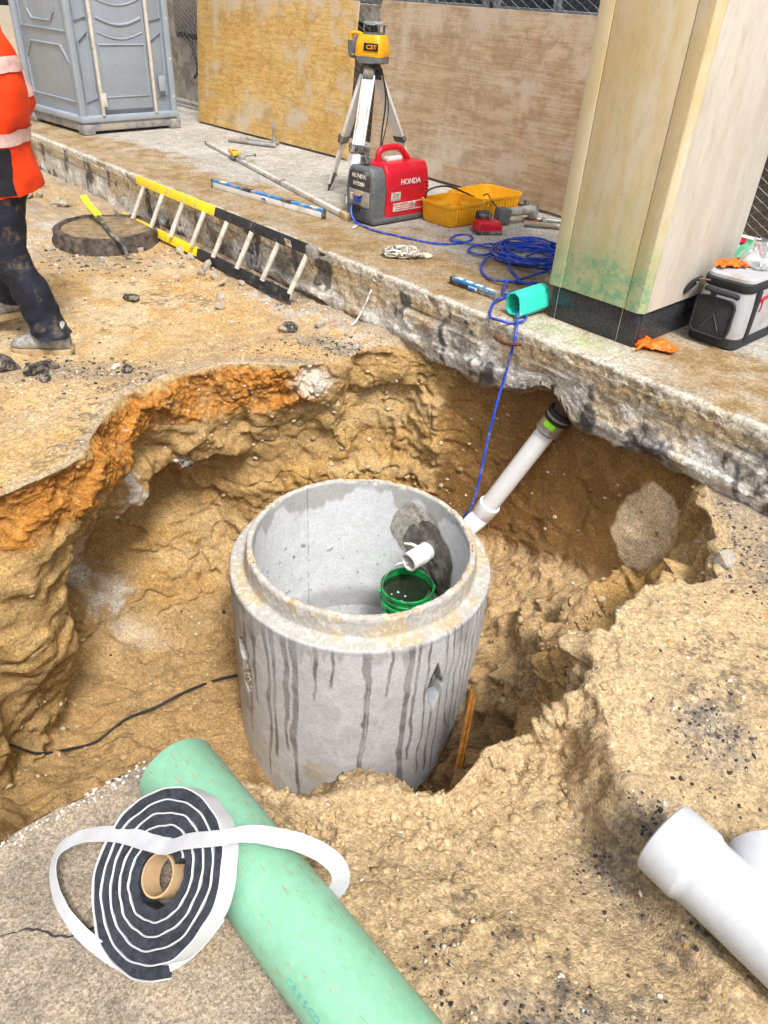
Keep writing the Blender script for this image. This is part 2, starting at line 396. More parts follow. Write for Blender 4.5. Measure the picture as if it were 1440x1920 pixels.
    c = mixc(c, (.33, .29, .24), np.clip(bs*.5, 0, 1)*out)
    rub = (spot(-.7, 4.6, .5, .14, -.8)+spot(-2.6, 5.9, .7, .25, -.8)+.5*spot(-.25, 4.15, .3, .15, -.8)+spot(-3, 5.2, .5, .5))*out; c = mixc(c, (.47, .44, .40), np.clip(rub*ss(-.2, .2, w3), 0, .85))
    gut = ss(-.22, -.02, n)*(1-under)*out*ss(1.5, 3, Y); c = mixc(c, (.30, .26, .22), gut*.6)
    c = mixc(c, (.36, .30, .22), ss(9.2, 9.8, rowk)[:, None]*np.ones_like(X))
    c *= (1+.10*w3+.06*w4)[..., None]
    lum = c.mean(-1, keepdims=True); c = lum+(c-lum)*1.0
    wet = np.clip(ww*(1-dry)*.9+damp*.4, 0, 1)
    return V, np.clip(c, .01, .9), wet, Nn, rowk, A, out, under, far_out
GV, GC, GW, GN, GROW, GA, GOUT, GUND, GFAR = build_ground()
ground = link('ground', gridmesh('ground', GV, GC, True, {'wet': GW}), SOIL); tag(ground, kind='structure')

# ------------------------------------------------------------------ pavement slab with its broken kerb face
def build_pavement():
    s = np.concatenate([np.linspace(-14, -7, 60)[:-1], np.linspace(-7, -4, 160)[:-1], np.linspace(-4, 1.7, 640)[:-1], np.linspace(1.7, 12, 90)])
    prof = [(1.6, .0)]*1+[(1.6-1.52*t, .0) for t in np.linspace(0, 1, 40)]+[(.06, .005), (.03, .0)]
    prof += [(.0, z) for z in np.linspace(.0, .335, 62)]+[(.004, .343), (.012, .35)]
    prof += [(n, .35) for n in np.linspace(.025, 1.2, 90)]+[(n, .35) for n in np.linspace(1.22, 3, 60)]+[(n, .35) for n in np.linspace(3.1, 14, 20)]
    n = np.array([p[0] for p in prof]); z = np.array([p[1] for p in prof])
    S_, N_ = np.meshgrid(s, n); Z_ = np.repeat(z[:, None], len(s), 1)
    q = np.stack([S_, N_, Z_], -1)
    face = ((N_ < .021) & (Z_ < .345)).astype(float); i0 = np.argmax(z > .34)
    rows = np.arange(len(z))[:, None]; topm = (rows > i0+1)*np.ones_like(S_)
    w1 = fbm(q, 3, 4, 5); w2 = fbm(q, 9, 4, 15); w3 = fbm(q, 32, 4, 25); cl = worley(q, 22, 7); cl2 = worley(q, 55, 8)
    bot = ((rows < 44))*np.ones_like(S_)
    # broken underside
    Z2 = Z_+bot*(.05*w1+.03*w2+.02*(.5-cl)-.02)
    lowf = face*(1-ss(.0, .16, Z_)); Z2 = Z2+lowf*(.05*fbm(np.stack([S_, S_*0, S_*0], -1), 3, 4, 5)-.0)
    Z2 = Z2+(bot+face*ss(.25, .0, Z_))*(.13*np.exp(-((S_-.28)/.13)**2)+.03*np.exp(-((S_-.05)/.2)**2))
    ledge = .03*ss(.235, .22, Z_+.012*w1)+.012*ss(.11, .10, Z_+.02*w1)-.045*ss(.07, 0, Z_)*(1+w1)
    rg = ss(-.3, .5, w1+.4*fbm(q, 1.1, 2, 61))
    far = ss(-4.2, -2.5, S_)
    N2 = N_-face*(.32+.28*far)*(ledge*(.3+rg)*np.clip(.7+w1*2, -.5, 1.5)+rg*.022*w2+.010*w3+.010*(.5-cl)*(.4+rg)+.006*(.5-cl2))
    # chipped arris
    edge = np.exp(-((N_)/.03)**2)*((Z_ > .3))
    chip = ss(.1, .45, w2+.4*w3)*edge; Z2 = Z2-chip*.022; N2 = N2+chip*.02*face
    Z2 = Z2+topm*(.0025*w1+.0012*w3)-topm*.006*ss(.012, .0, np.abs(S_-(.53+.02*fbm(q, 2, 3, 3))))*ss(.3, .28, N_)
    V = np.stack([K0[0]+S_*KS[0]+N2*KN[0], K0[1]+S_*KS[1]+N2*KN[1], Z2], -1)
    # colours: grey concrete, a tan film of mud along the edge, stains
    c = np.ones(V.shape)*np.array([.40, .375, .335])
    c = mixc(c, (.47, .445, .41), ss(-.2, .4, w1)*topm*.7)
    c = mixc(c, (.33, .29, .235), ss(.1, .5, fbm(q, 1.3, 4, 45)+.3*w2)*topm*.6)
    mud = ss(.66, .36, N_-.34*w1-.1*w2-np.interp(S_, [-7, -4, -2, .3, .55, 3], [0, .1, .25, .1, .12, .3]))*topm*ss(.0, .07, N_+.03*w2)
    c = mixc(c, (.335, .225, .105), np.clip(mud*(.85+.5*w2), 0, .95))
    c = mixc(c, (.22, .145, .065), np.clip(mud*ss(.1, .5, w2+.5*w3), 0, .5))
    keep = np.exp(-((S_-.3)/.45)**4)*ss(.33, .2, N_)*topm; c = mixc(c, (.55, .52, .45), keep*.8)
    moss = np.exp(-((S_-.25)/.22)**2)*np.exp(-((N_-.15)/.07)**2)*topm*ss(-.5, .3, w2); c = mixc(c, (.34, .40, .14), moss*.75)
    f = face
    c = mixc(c, (.52, .49, .44), f*.9)
    c = mixc(c, (.72, .70, .66), f*ss(-.15, .25, w2+.3*w1)*ss(.26, .2, Z_)*.95)
    c = mixc(c, (.40, .31, .19), f*ss(.17, .27, Z_+.05*w2)*.75)
    c = mixc(c, (.42, .29, .13), f*ss(.05, .4, fbm(q, 5, 3, 71))*.6)
    c = mixc(c, (.07, .065, .06), f*ss(.16, .36, fbm(q*np.array([1, 1, .45]), 9, 4, 81)+.3*w3)*.9)
    c = mixc(c, (.09, .08, .07), f*np.exp(-((Z_-.225-.015*w1)/.010)**2)*ss(-.4, .2, w1)*.8)
    c = mixc(c, (.10, .09, .085), f*ss(.25, .5, fbm(q, 2.2, 3, 33)+.2*w3)*ss(.30, .24, Z_)*.7)
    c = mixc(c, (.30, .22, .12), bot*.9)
    rim = ((Z_ > .3) & (N_ < .03)).astype(float); c = mixc(c, (.62, .58, .50), rim*(1-chip)*.6)
    c *= (1+.12*w3)[..., None]
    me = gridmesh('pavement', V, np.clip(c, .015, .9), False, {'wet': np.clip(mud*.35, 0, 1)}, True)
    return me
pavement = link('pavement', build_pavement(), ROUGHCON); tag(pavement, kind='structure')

# ------------------------------------------------------------------ concrete manhole ring
def build_ring():
    NA = 1000
    Rr, zl, zt, ri, rt = .65, -.65, -.535, .53, .575
    zb = -2.1
    prof = [(Rr, z) for z in np.linspace(zb, zl-.012, 190)]+[(Rr-.004, zl-.004), (Rr-.012, zl)]
    prof += [(r, zl) for r in np.linspace(Rr-.02, rt+.014, 10)]+[(rt+.006, zl+.006)]
    prof += [(rt-.012*t, zl+.012+(zt-.012-zl-.012)*t) for t in np.linspace(0, 1, 16)]+[(rt-.016, zt-.003), (rt-.022, zt)]
    prof += [(r, zt) for r in np.linspace(rt-.028, ri+.01, 6)]+[(ri+.003, zt-.003), (ri, zt-.01)]
    prof += [(ri, z) for z in np.linspace(zt-.02, -1.455, 136)]+[(r, -1.455) for r in np.linspace(ri-.01, .02, 12)]
    pr = np.array([p[0] for p in prof]); pz = np.array([p[1] for p in prof])
    a = np.linspace(-math.pi, math.pi, NA, endpoint=False)
    Rg = pr[:, None]*np.ones(NA); Zg = pz[:, None]*np.ones(NA); Ag = a[None]*np.ones_like(Rg)
    V = np.stack([Rg*np.cos(Ag), Rg*np.sin(Ag), Zg], -1)
    n = np.arange(len(prof))
    outer = ((n < 191)[:, None])*np.ones_like(Rg); i_in = np.argmax((pr < ri+.001))
    inner = ((n >= i_in)[:, None])*np.ones_like(Rg); crown = 1-np.clip(outer+inner, 0, 1)
    w1 = fbm(V, 3, 4, 101); w2 = fbm(V, 11, 4, 111); w3 = fbm(V, 45, 3, 121); cl = worley(V, 40, 5)
    Nn = gnormals(V, True)
    if Nn[50, 0] @ np.array([math.cos(a[0]), math.sin(a[0]), 0]) < 0: Nn = -Nn
    arris = np.exp(-((Zg-zl)/.012)**2)*(np.abs(Rg-Rr) < .03)+np.exp(-((Zg-zt)/.01)**2)
    chip = ss(.22, .5, w2+.5*w3)*arris
    d = .0025*w1+.0015*w2-.014*chip+crown*(.003*w2+.003*(.5-cl)+.002*w3)
    back = np.exp(-((((Ag-math.radians(88)+math.pi) % (2*math.pi)-math.pi))/.10)**2)*np.exp(-((Zg-zt)/.02)**2)*ss(-.3, .2, w3); d -= .014*back
    # vertical form seam on the inside
    seam = np.exp(-((Ag-math.radians(126.8))/.006)**2)*inner; d -= .004*seam
    # cast lifting hole on the left and the torn-out one in front
    def adiff(deg): return ((Ag-math.radians(deg)+math.pi) % (2*math.pi)-math.pi)*Rr
    hl = ss(1.15, .85, np.sqrt((adiff(-146)/.050)**2+((Zg+.98)/.07)**2)+.15*w3)*outer
    hs = ss(1.2, .8, np.sqrt((adiff(-144)/.045)**2+((Zg+1.13)/.10)**2)+.25*w2+.2*w3)*outer
    hr = ss(1.1, .9, np.abs(adiff(-53.3))/.048+np.abs(Zg+.99)/.155+.10*w2)*outer
    d -= .075*hl+.022*hs+.07*hr
    V = V+Nn*d[..., None]
    c = np.ones(V.shape)*np.array([.60, .61, .63])
    c = mixc(c, (.66, .67, .69), ss(-.3, .3, w1)*.6*outer)
    c = mixc(c, (.66, .675, .70), inner*.85)
    c = mixc(c, (.40, .395, .38), outer*ss(.05, .45, w2)*.35)
    c = mixc(c, (.42, .40, .36), crown*.85)
    c = mixc(c, (.50, .38, .20), crown*ss(.0, .35, w2)*.65)
    c = mixc(c, (.60, .58, .53), crown*ss(.1, .3, w3)*.5)
    c = mixc(c, (.50, .42, .28), outer*ss(.1, .35, fbm(V, 6, 3, 131))*np.exp(-((Zg+1.5)/.18)**2)*ss(.5, .1, np.abs(Ag+2.0))*.7)
    c = mixc(c, (.36, .31, .23), outer*ss(-2.25, -2.6, Ag)*ss(-.3, .3, w1+.5*w2)*.6)
    # water running down from the ledge: separate trails, each with its own path, width and length
    wet = np.zeros_like(Rg); rs = np.random.RandomState(4)
    wob = fbm(np.stack([Zg*0+Ag*9, Zg*2.2, Zg*0], -1), 1, 3, 141); wob2 = fbm(np.stack([Ag*4, Zg*7, Zg*0], -1), 1, 3, 151)
    lenv = fbm(np.stack([Ag*11, Ag*0, Ag*0], -1), 1, 4, 161)
    drop = (zl-Zg)
    wet = np.maximum(wet, outer*ss(.02, -.02, drop-(.03+.26*np.clip(lenv+.05, 0, 1))*(1+.0*wob))*.55)
    trails = [(-84, 1.05, .017), (-82.5, .9, .010), (-67, 1.15, .022), (-63, .8, .013), (-66, 1.2, .012), (-58, .95, .009), (-114, 1.3, .030), (-118, .8, .02), (-124, .9, .02), (-128, 1.1, .018), (-105, .35, .016), (-98, .25, .014), (-75, .3, .012), (-49, 1.0, .010), (-45, .7, .009), (-41, .9, .009), (-37, 1.1, .01), (-33, .8, .009), (-29, 1.0, .01), (-25, .9, .009), (-21, 1.1, .011), (-17, .9, .009), (-13, 1.0, .012), (-9, .8, .01), (-53.3, .55, .02), (-136, .6, .02), (-143, .9, .02)]
    for dg, ln, wd in trails:
        k = ss(1.25, .75, np.abs(adiff(dg)+.030*wob*np.clip(drop*1.5, 0, 1)+.018*wob2)/(.60*wd*(1.25-.5*np.clip(drop/ln, 0, 1)+.35*wob2)))
        st = .40 if abs(dg+53.3) < .1 else 0
        wet = np.maximum(wet, outer*k*ss(.02, -.02, drop-ln-st)*ss(st-.02, st+.02, drop+.001))
    wet = np.maximum(wet, crown*.45*ss(-.2, .2, w2))
    c = mixc(c, (.16, .155, .145), np.clip(wet*outer*(.75+.6*w2), 0, 1)*.88)
    # damp tide line inside
    tl = ss(.015, -.015, (zt-Zg)-.05-.13*np.clip(fbm(np.stack([Ag*5, Ag*0, Zg*1.5], -1), 1, 4, 171)+.25, 0, 1))*inner
    c = mixc(c, (.33, .325, .30), tl*.7); wet = np.maximum(wet, tl*.6)
    c = mixc(c, (.13, .125, .12), inner*seam*.6*ss(-.3, .1, w2))
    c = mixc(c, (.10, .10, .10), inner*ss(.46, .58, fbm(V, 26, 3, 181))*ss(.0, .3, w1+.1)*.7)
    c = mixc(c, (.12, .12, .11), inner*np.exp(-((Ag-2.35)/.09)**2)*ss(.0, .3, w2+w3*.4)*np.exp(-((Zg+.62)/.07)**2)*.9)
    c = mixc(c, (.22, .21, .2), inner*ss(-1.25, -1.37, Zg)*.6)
    c = mixc(c, (.20, .17, .13), np.clip(hl+hs*.7, 0, 1)*.85); c = mixc(c, (.34, .40, .45), hr*.75)
    c *= (1+.07*w3+.05*w2)[..., None]
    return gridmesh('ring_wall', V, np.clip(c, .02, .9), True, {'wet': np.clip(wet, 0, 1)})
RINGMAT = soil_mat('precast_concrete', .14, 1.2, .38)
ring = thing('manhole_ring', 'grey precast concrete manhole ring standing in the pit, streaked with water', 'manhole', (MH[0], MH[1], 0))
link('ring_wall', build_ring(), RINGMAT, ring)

# ------------------------------------------------------------------ mesh builder for the things
def catmull(pts, k=8, closed=False):
    p = [Vector(q) for q in pts]; n = len(p); out = []
    for i in range(n if closed else n-1):
        a, b, c, d = (p[(i-1) % n], p[i], p[(i+1) % n], p[(i+2) % n]) if closed else (p[max(i-1, 0)], p[i], p[i+1], p[min(i+2, n-1)])
        for j in range(k):
            t = j/k; out.append(.5*((2*b)+(c-a)*t+(2*a-5*b+4*c-d)*t*t+(3*b-a-3*c+d)*t**3))
    if not closed: out.append(p[-1])
    return out
class B:
    def __init__(self): self.bm = bmesh.new()
    def box(self, c, s, rot=None, bev=0., seg=2):
        M = Matrix.Translation(c)
        if rot is not None: M = M @ (rot.to_4x4() if isinstance(rot, Matrix) else Euler(rot).to_matrix().to_4x4())
        M = M @ Matrix.Diagonal((*s, 1))
        v = bmesh.ops.create_cube(self.bm, size=1, matrix=M)['verts']
        if bev:
            e = list({e for w in v for e in w.link_edges})
            bmesh.ops.bevel(self.bm, geom=e, offset=min(bev, min(s)*.49), segments=seg, affect='EDGES', profile=.5)
        return self
    def ring(self, c, x, y, r, seg): return [self.bm.verts.new(c+x*(r*math.cos(2*math.pi*i/seg))+y*(r*math.sin(2*math.pi*i/seg))) for i in range(seg)]
    def bridge(self, a, b):
        n = len(a)
        for i in range(n): self.bm.faces.new((a[i], a[(i+1) % n], b[(i+1) % n], b[i]))
    def tube(self, pts, r, seg=8, closed=False, cap=True, flat=None):
        pts = [Vector(p) for p in pts]; n = len(pts); rings = []; x = None
        for i, p in enumerate(pts):
            t = (pts[(i+1) % n]-pts[i-1]) if closed else (pts[min(i+1, n-1)]-pts[max(i-1, 0)])
            if t.length < 1e-9: t = Vector((0, 0, 1))
            t.normalize()
            if x is None: x = t.orthogonal().normalized()
            x = (x-t*x.dot(t)); x = x.normalized() if x.length > 1e-6 else t.orthogonal().normalized()
            y = t.cross(x); rr = r[i] if isinstance(r, (list, tuple)) else r
            rings.append(self.ring(p, x, y, rr, seg))
        for i in range(n-1): self.bridge(rings[i], rings[i+1])
        if closed: self.bridge(rings[-1], rings[0])
        elif cap:
            self.bm.faces.new(rings[0][::-1]); self.bm.faces.new(rings[-1])
        return self
    def cyl(self, a, b, r, r2=None, seg=20): return self.tube([a, b], [r, r if r2 is None else r2], seg)
    def lathe(self, prof, seg=32, M=None, cap=False):
        M = M or Matrix(); rings = []
        for r, z in prof: rings.append([self.bm.verts.new(M @ Vector((r*math.cos(2*math.pi*i/seg), r*math.sin(2*math.pi*i/seg), z))) for i in range(seg)])
        for a, b in zip(rings, rings[1:]): self.bridge(a, b)
        if cap:
            self.bm.faces.new(rings[0][::-1]); self.bm.faces.new(rings[-1])
        return self
    def prism(self, poly, h, M=None, bev=0., seg=2):
        M = M or Matrix()
        a = [self.bm.verts.new(M @ Vector((x, y, 0))) for x, y in poly]; b = [self.bm.verts.new(M @ Vector((x, y, h))) for x, y in poly]
        self.bm.faces.new(a[::-1]); self.bm.faces.new(b); n = len(a)
        for i in range(n): self.bm.faces.new((a[i], a[(i+1) % n], b[(i+1) % n], b[i]))
        if bev:
            e = list({e for w in a+b for e in w.link_edges}); bmesh.ops.bevel(self.bm, geom=e, offset=bev, segments=seg, affect='EDGES', profile=.5)
        return self
    def strip(self, pts, ups, w, th):
        """a flat band of width w and thickness th along pts; ups = direction of the width"""
        pts = [Vector(p) for p in pts]; n = len(pts); rings = []
        for i, p in enumerate(pts):
            t = (pts[min(i+1, n-1)]-pts[max(i-1, 0)]).normalized(); u = Vector(ups[i] if isinstance(ups, list) else ups); u = (u-t*u.dot(t)).normalized(); q = t.cross(u)
            ww = w[i] if isinstance(w, list) else w
            rings.append([self.bm.verts.new(p+u*(a*ww/2)+q*(b*th/2)) for a, b in ((-1, -1), (1, -1), (1, 1), (-1, 1))])
        for a, b in zip(rings, rings[1:]): self.bridge(a, b)
        self.bm.faces.new(rings[0][::-1]); self.bm.faces.new(rings[-1]); return self
    def loft(self, rings, cap=True):
        rs = [[self.bm.verts.new(Vector(p)) for p in r] for r in rings]
        for a, b in zip(rs, rs[1:]): self.bridge(a, b)
        if cap:
            self.bm.faces.new(rs[0][::-1]); self.bm.faces.new(rs[-1])
        return self
    def text(self, s, size, M, ext=.0008):
        cu = bpy.data.curves.new('txt', 'FONT'); cu.body = s; cu.size = size; cu.extrude = ext; cu.align_x = 'CENTER'; cu.align_y = 'CENTER'; cu.offset = size*.012; cu.resolution_u = 3
        o = bpy.data.objects.new('txt', cu); COL.objects.link(o); dg = bpy.context.evaluated_depsgraph_get(); dg.update()
        me = bpy.data.meshes.new_from_object(o.evaluated_get(dg)); me.transform(M); self.bm.from_mesh(me)
        bpy.data.objects.remove(o); bpy.data.curves.remove(cu); bpy.data.meshes.remove(me); return self
    def jit(self, a, f=8., s=0):
        vs = list(self.bm.verts); co = np.array([v.co for v in vs])
        for k in range(3):
            d = fbm(co, f, 3, s+k*50)*a
            for v, q in zip(vs, d): v.co[k] += q
        return self
    def mesh(self, name, smooth=38):
        bmesh.ops.recalc_face_normals(self.bm, faces=self.bm.faces)
        me = bpy.data.meshes.new(name)
        if smooth:
            for f in self.bm.faces: f.smooth = True
            for e in self.bm.edges: e.smooth = not (len(e.link_faces) == 2 and e.calc_face_angle(0) > R(smooth))
        self.bm.to_mesh(me); self.bm.free(); return me
    def done(self, name, m, parent=None, smooth=38): return link(name, self.mesh(name, smooth), m, parent)
def MX(loc, x, y, z):
    x, y, z = Vector(x).normalized(), Vector(y).normalized(), Vector(z).normalized()
    return Matrix(((x.x, y.x, z.x, loc[0]), (x.y, y.y, z.y, loc[1]), (x.z, y.z, z.z, loc[2]), (0, 0, 0, 1)))
def arc(cx, cy, r, a0, a1, n): return [(cx+r*math.cos(R(a0+(a1-a0)*i/n)), cy+r*math.sin(R(a0+(a1-a0)*i/n))) for i in range(n+1)]
def rrect(w, h, r, n=5):
    p = []
    for sx, sy, a in ((1, 1, 0), (-1, 1, 90), (-1, -1, 180), (1, -1, 270)): p += arc(sx*(w/2-r), sy*(h/2-r), r, a, a+90, n)
    return p

MUD = (.36, .25, .13)
white_pvc = mat('white_pvc', (.80, .81, .84), .32, var=.03, bump=.03, dirt=(.66, .60, .52), da=-.05, ds=16, soft=.2)
dirty_pvc = mat('muddy_pvc', (.76, .73, .67), .5, var=.1, dirt=(.42, .34, .24), da=.3, ds=30, soft=.25)
green_pvc = mat('green_pvc', (.25, .53, .365), .36, var=.08, vs=3, bump=.05, dirt=(.34, .44, .27), da=.20, ds=26, soft=.3)
black_rub = mat('black_rubber', (.025, .026, .03), .6, var=.2)
steel = mat('steel', (.55, .55, .54), .35, metal=.9, var=.1)
galv = mat('galvanised', (.42, .43, .43), .5, metal=.55, var=.15, dirt=(.35, .30, .24), da=.3)
alum = mat('aluminium', (.78, .78, .77), .42, metal=.1, var=.05, dirt=(.58, .53, .45), da=.15)
dark_pl = mat('dark_plastic', (.045, .048, .055), .5, var=.2, dirt=(.28, .24, .2), da=.3, ds=10)
grey_pl = mat('grey_plastic', (.13, .14, .15), .5, var=.15, dirt=(.26, .24, .21), da=.35, ds=16, soft=.3)
red_pl = mat('red_plastic', (.60, .012, .03), .33, var=.08, dirt=(.50, .12, .12), da=.2, ds=22, soft=.25)
yel_pl = mat('yellow_plastic', (.83, .40, .012), .4, var=.08, dirt=(.55, .30, .06), da=.1, ds=22, soft=.25)
blue_pl = mat('blue_paint', (.02, .24, .62), .35, var=.08, dirt=(.4, .38, .34), da=.25, ds=16)
cord_m = mat('blue_cord', (.012, .06, .48), .4, var=.15, bump=.05, dirt=(.2, .2, .3), da=.2, ds=20)
wht = mat('white_print', (.82, .82, .80), .5, var=.05, dirt=(.45, .38, .3), da=.25, ds=20)
blk = mat('black_print', (.02, .02, .022), .5, var=.1)

# ------------------------------------------------------------------ mortar collar, drain pipe, bucket
NV = Vector((.72, .694, 0)); RV = Vector((math.cos(R(46)), math.sin(R(46)), 0)); MHV = Vector((MH[0], MH[1], 0))
def wallpatch(r0, a0, da, z0, dz, th, seed, expo=2.0):
    """a smeared patch lying on the inside of the ring"""
    b = B(); rings = []
    for i, t in enumerate(np.linspace(0, 1, 12)):
        rr = []
        for k in range(56):
            ph = 2*math.pi*k/56; q = t*(1+.10*math.sin(2*ph+seed)+.05*math.sin(5*ph+2*seed)+.025*math.sin(11*ph+seed*3))
            a = R(a0)+R(da)*q*math.cos(ph); z = z0+dz*q*math.sin(ph)*(1.15 if math.sin(ph) < 0 else 1)
            d = th*(1-t**4)+.003*math.sin(9*t+4*ph)*(t < .95)
            rr.append(((r0-d)*math.cos(a), (r0-d)*math.sin(a), z))
        rings.append(rr)
    return b.loft(rings[::-1], cap=False)
wallpatch(.5265, 55, 17, -.80, .20, .004, 1.1).done('rough_patch', mat('pale_mortar', (.52, .50, .44), .95, var=.3, vs=30, bump=.9, bs=120, dirt=(.30, .27, .23), da=.4, ds=30), ring)
wallpatch(.5225, 43, 20, -.90, .215, .012, .4).done('mortar_collar', mat('wet_mortar', (.10, .09, .078), .55, var=.3, vs=14, bump=.4, bs=60, dirt=(.24, .22, .19), da=.25, ds=9), ring)
# grout and reinforcement seen in the torn lifting pocket
b = B(); a0 = R(-53.3); er = Vector((math.cos(a0), math.sin(a0), 0)); et = Vector((-math.sin(a0), math.cos(a0), 0))
b.tube([er*.60+et*-.035+Vector((0, 0, -1.02)), er*.632+Vector((0, 0, -.985)), er*.60+et*.035+Vector((0, 0, -.965))], .008, 8)
b.done('lifting_bar', steel, ring)
b = B()
for i in range(14):
    a = R(-144.5+random.uniform(-3, 3)); z = -1.13+random.uniform(-.07, .06)
    b.box((.635*math.cos(a), .635*math.sin(a), z), (random.uniform(.012, .03),)*3, (random.random()*3, random.random()*3, 0), .004, 1)
b.done('grout_plug', mat('grout', (.40, .34, .25), .95, var=.3, vs=40, bump=.6), ring)

drain = thing('drain_pipe', 'white plastic drain pipe running from under the kerb into the manhole ring', 'pipe', (0, 0, 0))
pe = MHV+RV*.36+Vector((0, 0, -.875)); p1 = MHV+RV*.72+Vector((0, 0, -.85)); p2 = Vector((.56, 3.53, -.80)); p3 = Vector((.835, 3.40, -.10))
ax = (p3-p2).normalized(); rp = .053
b = B(); prof = []
for t in np.linspace(0, 1, 10): prof.append(pe.lerp(MHV+RV*.70+Vector((0, 0, -.86)), t))
b.tube(prof, rp, 28, cap=False); b.tube([prof[0], prof[1]*.3+prof[0]*.7], rp*.86, 28, cap=False)
rr1 = MHV+RV*.36
for i in range(28):
    pass
b.tube([pe-RV*.001, pe+RV*.004], [rp*.87, rp*.87], 28, cap=False)
b.bm.verts.ensure_lookup_table()
o_ = b.done('outlet_stub', dirty_pvc, drain)
b = B(); x_, y_ = Vector((-RV.y, RV.x, 0)), Vector((0, 0, 1))
ra = b.ring(pe, x_, y_, rp, 28); rb = b.ring(pe, x_, y_, rp*.86, 28); b.bridge(ra, rb); rc = b.ring(pe+RV*.2, x_, y_, rp*.86, 28); b.bridge(rb, rc); b.bm.faces.new(rc)
b.done('stub_mouth', mat('stub_inside', (.62, .60, .55), .45, var=.08), drain)
b = B(); b.tube([pe+RV*.075, pe+RV*.11], rp+.002, 28, cap=True)
b.tube([pe+RV*.09+Vector((0, 0, rp)), pe+RV*.06+Vector((-.03, .04, rp+.012)), pe+RV*.03+Vector((-.05, .06, rp+.014))], [.009, .008, .004], 8); b.done('tape_strip', white_pvc, drain)
elb = catmull([p1-RV*.06, p1, p1.lerp(p2, .5)+Vector((.0, .0, -.02)), p2, p2+ax*.05], 6)
drain_pvc = mat('drain_pvc', (.90, .91, .92), .3, var=.02, bump=.03)
B().tube(elb, rp+.005, 28).done('elbow', drain_pvc, drain)
B().tube([p2+ax*.035, p2+ax*.045, p2+ax*.115, p2+ax*.12], [rp+.006, rp+.012, rp+.012, rp+.007], 28).done('elbow_hub', drain_pvc, drain)
B().tube([p2+ax*.1, p3], rp, 28).done('pipe_length', drain_pvc, drain)
cp = B().tube([p3-ax*.055, p3-ax*.05, p3+ax*.09, p3+ax*.095], [rp+.004, rp+.012, rp+.012, rp+.004], 28).done('coupling', black_rub, drain)
b = B(); b.tube([p3-ax*.035, p3+ax*.03], rp+.0145, 28); b.tube([p3-ax*.045, p3-ax*.033], rp+.017, 28); b.tube([p3+ax*.055, p3+ax*.068], rp+.017, 28); b.done('steel_band', steel, cp)
sd_ = (Vector((0, 0, CAMH))-p3); sd_ = (sd_-ax*sd_.dot(ax)).normalized(); sx = ax.cross(sd_)
b = B()
rg = []
for t in np.linspace(-.6, .35, 8):
    d = (sd_*math.cos(t)+sx*math.sin(t))*(rp+.0165); rg.append([p3+ax*.0+d, p3+ax*.032+d])
vs_ = [[b.bm.verts.new(q) for q in r_] for r_ in rg]
for u_, v_ in zip(vs_, vs_[1:]): b.bm.faces.new((u_[0], u_[1], v_[1], v_[0]))
b.done('green_tag', mat('lime_label', (.28, .75, .03), .5, var=.05), cp)
b = B(); th0 = Vector((0, 0, 1))
b.tube(catmull([p3+ax*.09, p3+ax*.22, p3+ax*.3+Vector((.04, .05, .0))], 4), rp+.002, 20); b.done('old_pipe_end', mat('rusty_iron', (.09, .05, .035), .8, var=.4, vs=20, bump=.5), drain)

bk = Vector((.155, 3.125, -1.452))
bucket = thing('bucket', 'green plastic bucket full of dark water inside the manhole ring', 'bucket', bk)
gm = mat('green_bucket', (.005, .36, .075), .3, var=.1, dirt=(.02, .10, .04), da=.3, ds=18)
B().lathe([(.0, .0), (.122, .0), (.126, .006), (.141, .384), (.146, .386), (.147, .399), (.142, .402), (.1435, .429), (.149, .431), (.150, .446), (.146, .450), (.141, .448), (.1395, .384), (.122, .012), (0, .012)], 48).done('pail', gm, bucket)
B().lathe([(.1415, .352), (.149, .354), (.150, .367), (.1415, .370)], 48).done('rib', gm, bucket)
w = B(); w.lathe([(.001, .406), (.05, .4065), (.1, .406), (.1398, .406)], 40); w.done('water', mat('dark_water', (.012, .022, .012), .06, var=.1, bump=.12, bs=25, spec=.6), bucket)
b = B(); b.tube(catmull([(-.135, -.06, .42), (-.13, -.02, .50), (-.06, .02, .575), (.03, .045, .56), (.10, .055, .515), (.14, .05, .42)], 8), .0028, 8)
b.done('bail_wire', steel, bucket)
for q in ((-.148, -.03), (.148, .03)): B().cyl((q[0]*.96, q[1], .418), (q[0]*1.06, q[1], .418), .014, seg=14).done('bail_ear', gm, bucket)
b = B()
for i, ch in enumerate('CLINCO'):
    a = R(-122+i*10.5); d = Vector((math.cos(a), math.sin(a), 0)); b.text(ch, .052, MX(d*.1388+Vector((0, 0, .30)), (-d.y, d.x, 0), (0, 0, 1), d), .002)
b.done('lettering', mat('bucket_print', (.002, .05, .015), .5), bucket)['kind'] = 'stuff'
b = B(); b.tube(catmull([pe-RV*.004+Vector((0, 0, -rp*.8))-bk, pe-RV*.012+Vector((0, 0, -rp-.04))-bk, pe-RV*.014+Vector((0, 0, -.17))-bk], 5), [.005, .0045, .004, .0035, .004, .003, .0035, .003, .003, .0025, .003], 8)
wm = bpy.data.materials.new('clear_water'); wm.use_nodes = True; pb = wm.node_tree.nodes['Principled BSDF']; pb.inputs['Transmission Weight'].default_value = 1; pb.inputs['Roughness'].default_value = .05; pb.inputs['IOR'].default_value = 1.33
b.done('trickle', wm, bucket)
b = B()
for x, y, r in ((-.05, -.02, .008), (-.01, -.05, .007), (-.03, -.1, .014), (.0, -.115, .012), (-.085, -.04, .006)): b.lathe([(0, r*.5), (r*.6, r*.4), (r, 0)], 10, Matrix.Translation((x, y, .4065)))
fo_ = b.done('foam', mat('foam', (.45, .5, .46), .4), bucket); fo_['kind'] = 'stuff'

